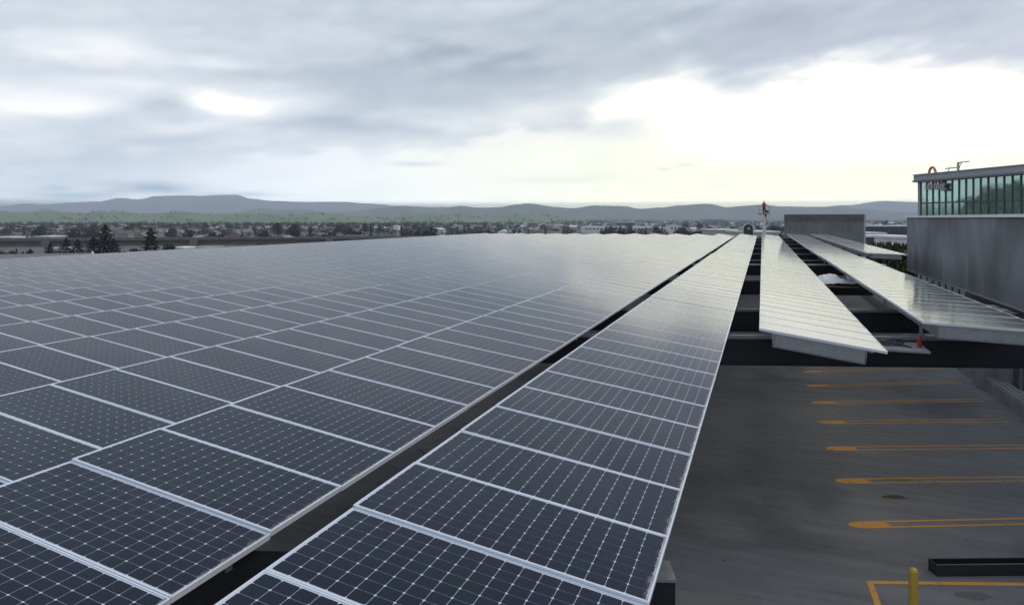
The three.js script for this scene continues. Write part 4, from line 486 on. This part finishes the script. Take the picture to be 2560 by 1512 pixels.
// ------------------------------------------------------------------ viaduct, truck, road sign
{
  const a = at(-420, 604, 290), b = at(1640, 590, 372), dir = b.clone().sub(a); dir.y = 0; const L = dir.length(); dir.normalize(); const Y = EYE - 10.1, v = thing('viaduct', 'long grey concrete road viaduct behind the array', 'bridge', [a.x, GROUND, a.z], Math.atan2(-dir.z, dir.x)), n = Math.ceil(L / 60), S = L / n, y0 = Y - GROUND;
  const para = new THREE.MeshStandardMaterial({ map: concTex, color: col(0.62, 0.6, 0.56), roughness: 0.95 }), gird = para;
  const offs = ((43 + 420) / 2060) * L - 4;
  for (let i = 0; i < n; i++) { const x = i * S; part('box_girder', boxUV(box(S - 0.06, 2.6, 7, x + S / 2, y0 - 1.5, -5.5), 9), gird, v); part('road_slab', boxUV(box(S - 0.06, 0.3, 12, x + S / 2, y0 - 0.05, -5.5), 9), para, v); part('barrier', boxUV(box(S - 0.1, 0.75, 0.3, x + S / 2, y0 + 0.48, 0.2), 9), para, v); part('barrier', boxUV(box(S - 0.1, 0.75, 0.3, x + S / 2, y0 + 0.48, -11.2), 9), para, v); }
  for (let x = offs % 62; x < L; x += 62) { const pier = new THREE.Group(); pier.name = 'pier'; v.add(pier); pier.position.set(x, 0, -1.0); part('pier_cap', boxUV(rbox(3.6, 2.9, 3, 0.15, 0, y0 - 1.5, 0), 6), para, pier); part('pier_column', boxUV(rbox(1.7, y0 - 2.9, 1.7, 0.15, 0, (y0 - 2.9) / 2, 0), 6), para, pier); }
  const onV = (px) => { const ray = at(px, CY, 1).sub(V(0, EYE, 0)), den = ray.x * dir.z - ray.z * dir.x, t = (a.x * dir.z - a.z * dir.x) / den; return V(ray.x * t, Y + 0.1, ray.z * t); };
  const tp = onV(1256), tr = thing('mixer_truck', 'white cement mixer truck driving on the viaduct', 'truck', [tp.x + 0.8, tp.y, tp.z - 2.5], Math.atan2(-dir.z, dir.x)), cab = mat(0.45, 0.47, 0.5, 0.4);
  part('chassis', box(7.6, 0.35, 2.2, -0.4, 0.85, 0), M.black, tr); const c = part('cab', [rbox(1.9, 2.1, 2.3, 0.2, 2.5, 1.95, 0), rbox(1.2, 1.0, 2.0, 0.2, 3.7, 1.3, 0)], cab, tr); part('windscreen', box(0.06, 0.8, 1.9, 3.46, 2.4, 0), glassM, c); part('side_window', box(0.9, 0.7, 0.06, 2.6, 2.4, 1.16), glassM, c);
  part('drum', new THREE.LatheGeometry([[0, -2.7], [0.55, -2.7], [0.75, -2.2], [1.35, -0.4], [1.4, 0.7], [1.1, 1.7], [0.6, 2.1], [0, 2.1]].map((p) => new THREE.Vector2(...p)), 20).rotateZ(-Math.PI / 2 + 0.22).translate(-1.3, 2.6, 0), mat(0.62, 0.61, 0.58, 0.5), tr); part('chute', bar(V(-3.9, 2.7, 0), V(-4.6, 1.4, 0), 0.5, 0.2), cab, tr);
  for (const x of [-3, -1.8, 3.2]) for (const z of [-1, 1]) { const w = part('wheel', new THREE.CylinderGeometry(0.52, 0.52, 0.35, 16).rotateX(Math.PI / 2).translate(x, 0.52, z), M.black, tr); part('rim', new THREE.CylinderGeometry(0.26, 0.26, 0.38, 12).rotateX(Math.PI / 2).translate(x, 0.52, z), M.galv, w); }
  const gp = onV(1262), sg = thing('road_sign', 'green highway sign on a post above the viaduct', 'sign', [gp.x - 6, gp.y, gp.z - 9.5], YAW); const hgt = 25 / F * 345;
  part('sign_board', rbox(3.1, 2.5, 0.08, 0.03, 0, hgt, 0), mat(0.01, 0.12, 0.085, 0.5), sg); part('post', rod(V(1.1, 0, -0.1), V(1.1, hgt + 1.2, -0.1), 0.12), M.galv, sg); for (let i = 0; i < 3; i++) part('text_line', box(1.5 - 0.3 * (i % 2), 0.16, 0.02, -0.2, hgt + 0.6 - i * 0.5, 0.06), mat(0.25, 0.35, 0.32), sg);
  const wp = onV(1289), pb = thing('white_pillar', 'short white pillar standing on the viaduct edge right of the truck', 'pillar', [wp.x, wp.y, wp.z - 1], YAW); part('pillar_body', box(1.2, 2.4, 0.8, 0, 1.2, 0), wht, pb); part('pillar_cap', box(1.35, 0.12, 0.9, 0, 2.46, 0), wroof, pb);
  [[640 + 66, 'pale car on the viaduct below the large round trees'], [1098, 'pale car on the viaduct left of the truck'], [1158, 'white van-shaped car on the viaduct, nearest the truck on its left']].forEach(([px, l]) => { const cp = onV(px), cr = thing('road_car', l, 'car', [cp.x, cp.y, cp.z - 4], Math.atan2(-dir.z, dir.x)); const s = new THREE.Shape(); [[-2.1, 0.3], [2.1, 0.3], [2.15, 0.8], [1.2, 0.95], [0.6, 1.45], [-1.2, 1.5], [-1.9, 0.95], [-2.15, 0.85]].forEach(([x, y], i) => i ? s.lineTo(x, y) : s.moveTo(x, y)); part('body', new THREE.ExtrudeGeometry(s, { depth: 1.6, bevelSize: 0.08, bevelThickness: 0.08, bevelSegments: 1 }).translate(0, 0, -0.8), wht, cr); for (const x of [-1.3, 1.3]) for (const z of [-0.8, 0.8]) part('wheel', new THREE.CylinderGeometry(0.32, 0.32, 0.2, 14).rotateX(Math.PI / 2).translate(x, 0.32, z), M.black, cr); });
}
{ // pitched grey roof just over the left edge of the array
  const d = 60, a = at(104, CY, d), top = EYE + (CY - 634) / F * d, t = thing('pitched_roof_house', 'grey pitched roof with a white verge just beyond the left edge of the array', 'house', [a.x, GROUND, a.z], YAW + 1.9), H = top - GROUND; part('wall', box(5, H - 1.6, 7, 0, (H - 1.6) / 2, 0), beige, t); part('roof', gable(5, 7, 1.6, 0.3).translate(0, H - 1.6, 0), mat(0.2, 0.2, 0.22), t); part('verge_board', bar(V(0, H + 0.05, 3.85), V(2.9, H - 1.6, 3.85), 0.14, 0.24), wht, t); part('window', box(0.1, 1.2, 1.4, 2.52, H - 4, 0), glassM, t);
}
// @@END@@
scene.traverse((o) => { if (o.isMesh) { o.castShadow = true; o.receiveShadow = true; } });
renderer.render(scene, camera);
